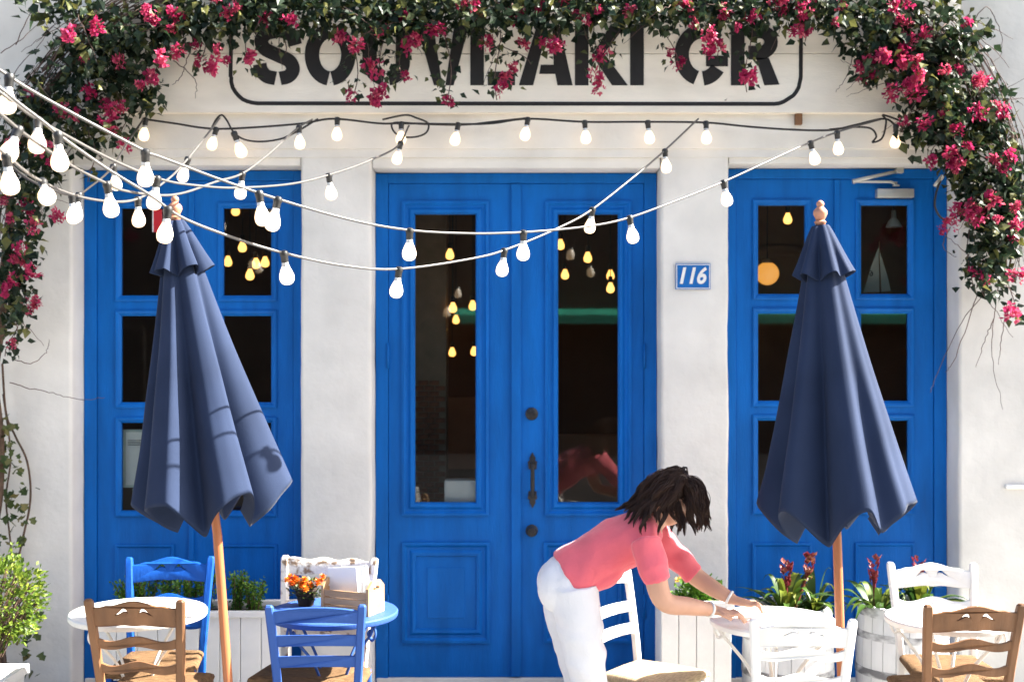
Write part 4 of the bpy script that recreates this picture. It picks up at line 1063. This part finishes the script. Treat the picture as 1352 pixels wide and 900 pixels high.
# ---------------------------------------------------------------- the woman
WY = -1.58; WS = FPX / (WY - CAMY)
wm = thing('person', 'person in coral top and white trousers bending over to reach the table', 'person', (X(765, WY), WY, 0)); WO = Vector(wm.location)
def B(px, py, dy=0): return Vector(((px - 676)/WS - WO.x, dy, CAMZ - (py - 450)/WS))
def ell(c, ax_, ra, rb, n=28, pw=1.0):
    """ring: ra in the picture plane, rb in depth, perpendicular to ax_"""
    ax_ = ax_.normalized(); v = Vector((0, 1, 0)); v = (v - ax_*v.dot(ax_)).normalized(); u = v.cross(ax_)
    return [c + u*ra*cos(2*pi*k/n) + v*rb*sin(2*pi*k/n) for k in range(n)]
def limb(mb, secs, n=24):
    """secs: (point, ra, rb); smooth spline between"""
    P = [s[0] for s in secs]; C = cr(P, 6); rr = cr([Vector((s[1], s[2], 0)) for s in secs], 6)
    rings = []
    for i, c in enumerate(C):
        t = C[min(i+1, len(C)-1)] - C[max(i-1, 0)]; rings.append(ell(c, t, rr[i].x, rr[i].y, n))
    return mb.loft(rings)
def ball(mb, c, rx, ry, rz_, M3=None):
    bm = bmesh.new(); bmesh.ops.create_uvsphere(bm, u_segments=20, v_segments=14, radius=1)
    for v in bm.verts:
        q = Vector((v.co.x*rx, v.co.y*ry, v.co.z*rz_)); v.co = (M3 @ q if M3 else q) + c
    mb.bm(bm)
near, far = -.165, .15
def leg(mb, dy, off, g):
    limb(mb, [(B(750 + off, 768, dy*.55), .105*g, .098*g), (B(757 + off, 815, dy*.6), .096*g, .090*g), (B(766 + off, 865, dy*.62), .080*g, .078*g), (B(773 + off, 912, dy*.62), .064*g, .062*g), (B(768 + off, 965, dy*.62), .058*g, .058*g), (B(762 + off, 1020, dy*.62), .048*g, .048*g)])
def torso(mb, g):
    limb(mb, [(B(742, 776), .105*g, .155*g), (B(757, 757), .112*g, .165*g), (B(778, 742), .104*g, .145*g), (B(805, 726), .108*g, .150*g), (B(832, 711), .108*g, .160*g), (B(855, 697), .085*g, .150*g), (B(868, 690), .05*g, .10*g)])
ARM_N = [B(848, 706, near), B(856, 742, near - .06), B(868, 778, near - .07), B(902, 788, near - .02), B(936, 797, near + .05)]
ARM_F = [B(862, 704, far), B(895, 737, far + .03), B(924, 768, far + .02), B(948, 784, far - .02), B(972, 797, far - .05)]
def arm(mb, A, g, i1=5): 
    R_ = [.056, .050, .043, .038, .027]
    limb(mb, [(A[i], R_[i]*g, R_[i]*g) for i in range(i1)], 16)
def hand(mb, wv, d, side):
    """palm and five fingers reaching along d, resting on the table"""
    d = d.normalized(); s = Vector((0, side, 0)); up = Vector((0, 0, 1))
    limb(mb, [(wv - d*.01, .024, .027), (wv + d*.03, .019, .036), (wv + d*.065, .016, .040), (wv + d*.088, .012, .038)], 14)
    for k, (o_, ln) in enumerate(((-.030, .062), (-.010, .074), (.011, .070), (.030, .055))):
        b = wv + d*.080 + s*o_; spread = d + s*o_*3
        mb.tube(cr([b, b + spread*ln*.4 + up*.010, b + spread*ln*.75 + up*-.004, b + spread*ln*.95 - up*.022], 4), [.0095]*5 + [.009]*4 + [.0085]*3 + [.007], 8)
    b = wv + d*.022 - s*.030
    mb.tube(cr([b, b + d*.025 - s*.022 - up*.006, b + d*.055 - s*.026 - up*.014], 4), [.012]*4 + [.010]*4 + [.008], 8)
bd = MB(); torso(bd, .86); leg(bd, near, 6, .86); leg(bd, far, -6, .86)
arm(bd, ARM_N, 1); arm(bd, ARM_F, 1)
hand(bd, ARM_N[-1], Vector((.9, .15, -.22)), 1); hand(bd, ARM_F[-1], Vector((.9, -.12, -.22)), -1)
limb(bd, [(B(852, 698), .06, .065), (B(868, 683), .050, .053), (B(880, 668), .050, .052)], 18)
HM = Matrix.Rotation(radians(38), 3, 'Y')                 # head pitched forward
hc = B(888, 656)
ball(bd, hc, .088, .072, .105, HM)
ball(bd, hc + HM @ Vector((.030, 0, -.055)), .058, .052, .065, HM)          # jaw
ball(bd, hc + HM @ Vector((.095, 0, -.020)), .016, .011, .022, HM)          # nose
ball(bd, hc + HM @ Vector((.083, 0, -.062)), .012, .020, .008, HM)          # mouth
for s in (-1, 1):
    ball(bd, hc + HM @ Vector((.0, s*.073, -.012)), .018, .010, .028, HM)
    ball(bd, hc + HM @ Vector((.076, s*.030, .008)), .014, .016, .010, HM)
for dy, off in ((near*.62, 6), (far*.62, -6)):             # feet
    f = B(762 + off, 1025, dy); limb(bd, [(Vector((f.x - .05, f.y, .035)), .03, .032), (Vector((f.x + .02, f.y, .045)), .04, .036), (Vector((f.x + .12, f.y, .028)), .024, .042), (Vector((f.x + .17, f.y, .018)), .014, .034)], 14)
body = remeshed(bd, 'body', M['skin'], wm, .0052, 3)
eyes = MB()
for s in (-1, 1): ball(eyes, hc + HM @ Vector((.083, s*.030, .004)), .009, .011, .006, HM)
eyes.build('eyes', M['black'], body, True)
# trousers
tb = MB(); leg(tb, near, 6, 1.06); leg(tb, far, -6, 1.06)
limb(tb, [(B(736, 792), .085, .14), (B(746, 772), .128, .172), (B(762, 754), .118, .165), (B(770, 747), .10, .15)], 28)
ball(tb, B(735, 772, -.075), .092, .085, .105); ball(tb, B(735, 772, .075), .092, .085, .105)
trs = remeshed(tb, 'trousers', M['trousers'], wm, .008, 5)
# top with loose hem and sleeves
sb_ = MB()
secs = [(B(752, 762), .122, .172), (B(762, 755), .124, .172), (B(780, 742), .118, .160), (B(805, 726), .118, .162), (B(832, 711), .116, .172), (B(855, 697), .092, .160), (B(867, 690), .062, .10)]
limb(sb_, secs, 32)
arm(sb_, ARM_N, 1.18, 2); limb(sb_, [(ARM_N[0], .070, .070), (lerp(ARM_N[0], ARM_N[1], .6), .062, .060), (ARM_N[1], .057, .055), (lerp(ARM_N[1], ARM_N[2], .30), .055, .054)], 18)
limb(sb_, [(ARM_F[0], .070, .070), (ARM_F[1], .058, .057), (lerp(ARM_F[1], ARM_F[2], .6), .052, .052), (ARM_F[2], .049, .049)], 18)
limb(sb_, [(B(772, 770), .05, .13), (B(790, 762), .055, .14), (B(812, 745), .06, .13)], 20)      # cloth hanging at the belly
shirt = remeshed(sb_, 'shirt', M['shirt'], wm, .008, 4)
for v in shirt.data.vertices:                                # soft folds
    p = v.co; k = noise.noise(Vector((p.x*9 + p.z*4, p.y*5, p.z*9 - p.x*7))) * .016 + noise.noise(p*22) * .003
    v.co = p + v.normal * k
for v in trs.data.vertices:
    p = v.co; k = max(0, min(1, (.86 - p.z) / .12)); v.co = p + v.normal * (k * (noise.noise(Vector((p.x*9, p.y*9, p.z*17 + p.x*6))) * .010 + noise.noise(p*30) * .002) - (1 - k) * .006)
# hair: cap plus long locks that hang under gravity over head and shoulders
hb = MB(); ball(hb, hc + HM @ Vector((-.022, 0, .022)), .088, .080, .098, HM)
hair = remeshed(hb, 'hair', M['hair'], wm, .008, 4)
lk = MB(); hr = random.Random(9); HI = HM.transposed()
T0, T1 = B(770, 748), B(862, 694)
def outside(p, pad):
    q = HI @ (p - hc); e = Vector((.098 + pad, .084 + pad, .116 + pad)); k = sqrt((q.x/e.x)**2 + (q.y/e.y)**2 + (q.z/e.z)**2)
    if k < 1: p = hc + HM @ (q / max(k, 1e-4))
    t = max(0, min(1, (p - T0).dot(T1 - T0) / (T1 - T0).length_squared)); c = T0.lerp(T1, t); d = p - c; d2 = Vector((d.x, d.y*.72, d.z))
    if d2.length < .122 + pad: p = c + d * ((.122 + pad) / max(d2.length, 1e-4))
    return p
for k in range(140):
    while True:
        u = rdir(hr)
        if u.z > -.25 and not (u.x > .35 and u.z < .45): break      # scalp only
    p = hc + HM @ Vector((u.x*.092, u.y*.080, u.z*.108))
    n_ = (HM @ u).normalized()
    back = u.x < -.05 and hr.random() < .8
    drift = Vector((-.55, 0, .0)) if back else Vector((.06, 0, 0))
    part = Vector((0, .5 if u.y > 0 else -.5, 0))
    v = (n_*.5 + part*.6 + HM @ Vector((-.3 if back else .35, 0, 0)) + rdir(hr)*.2).normalized(); P = [p]
    pad = hr.uniform(.0, .018); steps = hr.randint(6, 8) if not back else hr.randint(9, 11)
    curl = hr.uniform(-.3, .7); r0 = hr.uniform(.0012, .0022); wv_ = hr.uniform(.003, .009); wp = hr.uniform(0, 6)
    for s in range(steps):
        g_ = Vector((0, 0, -1)) + drift * (1 if s < 6 else .4)
        if s > steps - 4: g_ = g_ + Vector((curl, 0, .5*abs(curl)))
        v = (v*.62 + g_.normalized()*.40).normalized(); p = outside(p + v*.021, pad); P.append(p + Vector((sin(s*1.1 + wp), cos(s*1.1 + wp), 0))*wv_)
    C = cr(P, 3); nC = len(C)                     # a lock: strands gathered towards the tip
    for q in range(30):
        of = rdir(hr) * hr.uniform(.2, 1) * .021; cut = nC - hr.randint(0, 4); r0 = hr.uniform(.0013, .0022)
        lk.tube([C[i] + of * (1 - .80*(i/nC)**1.3) for i in range(cut)], [r0*(1 - .7*(i/nC)**2) for i in range(cut)], 3)
lk.build('locks', M['hair'], hair, True)['kind'] = 'stuff'
for A, nm in ((ARM_N, 0), (ARM_F, 1)):
    c = lerp(A[3], A[4], .85); dv = (A[4] - A[3]).normalized()
    MB().loft([ell(c + dv*o_, dv, r_, r_, 20) for o_, r_ in ((-.006, .030), (-.004, .034), (.004, .034), (.006, .030))], True, False).build('bracelet', M['white'], wm, True)
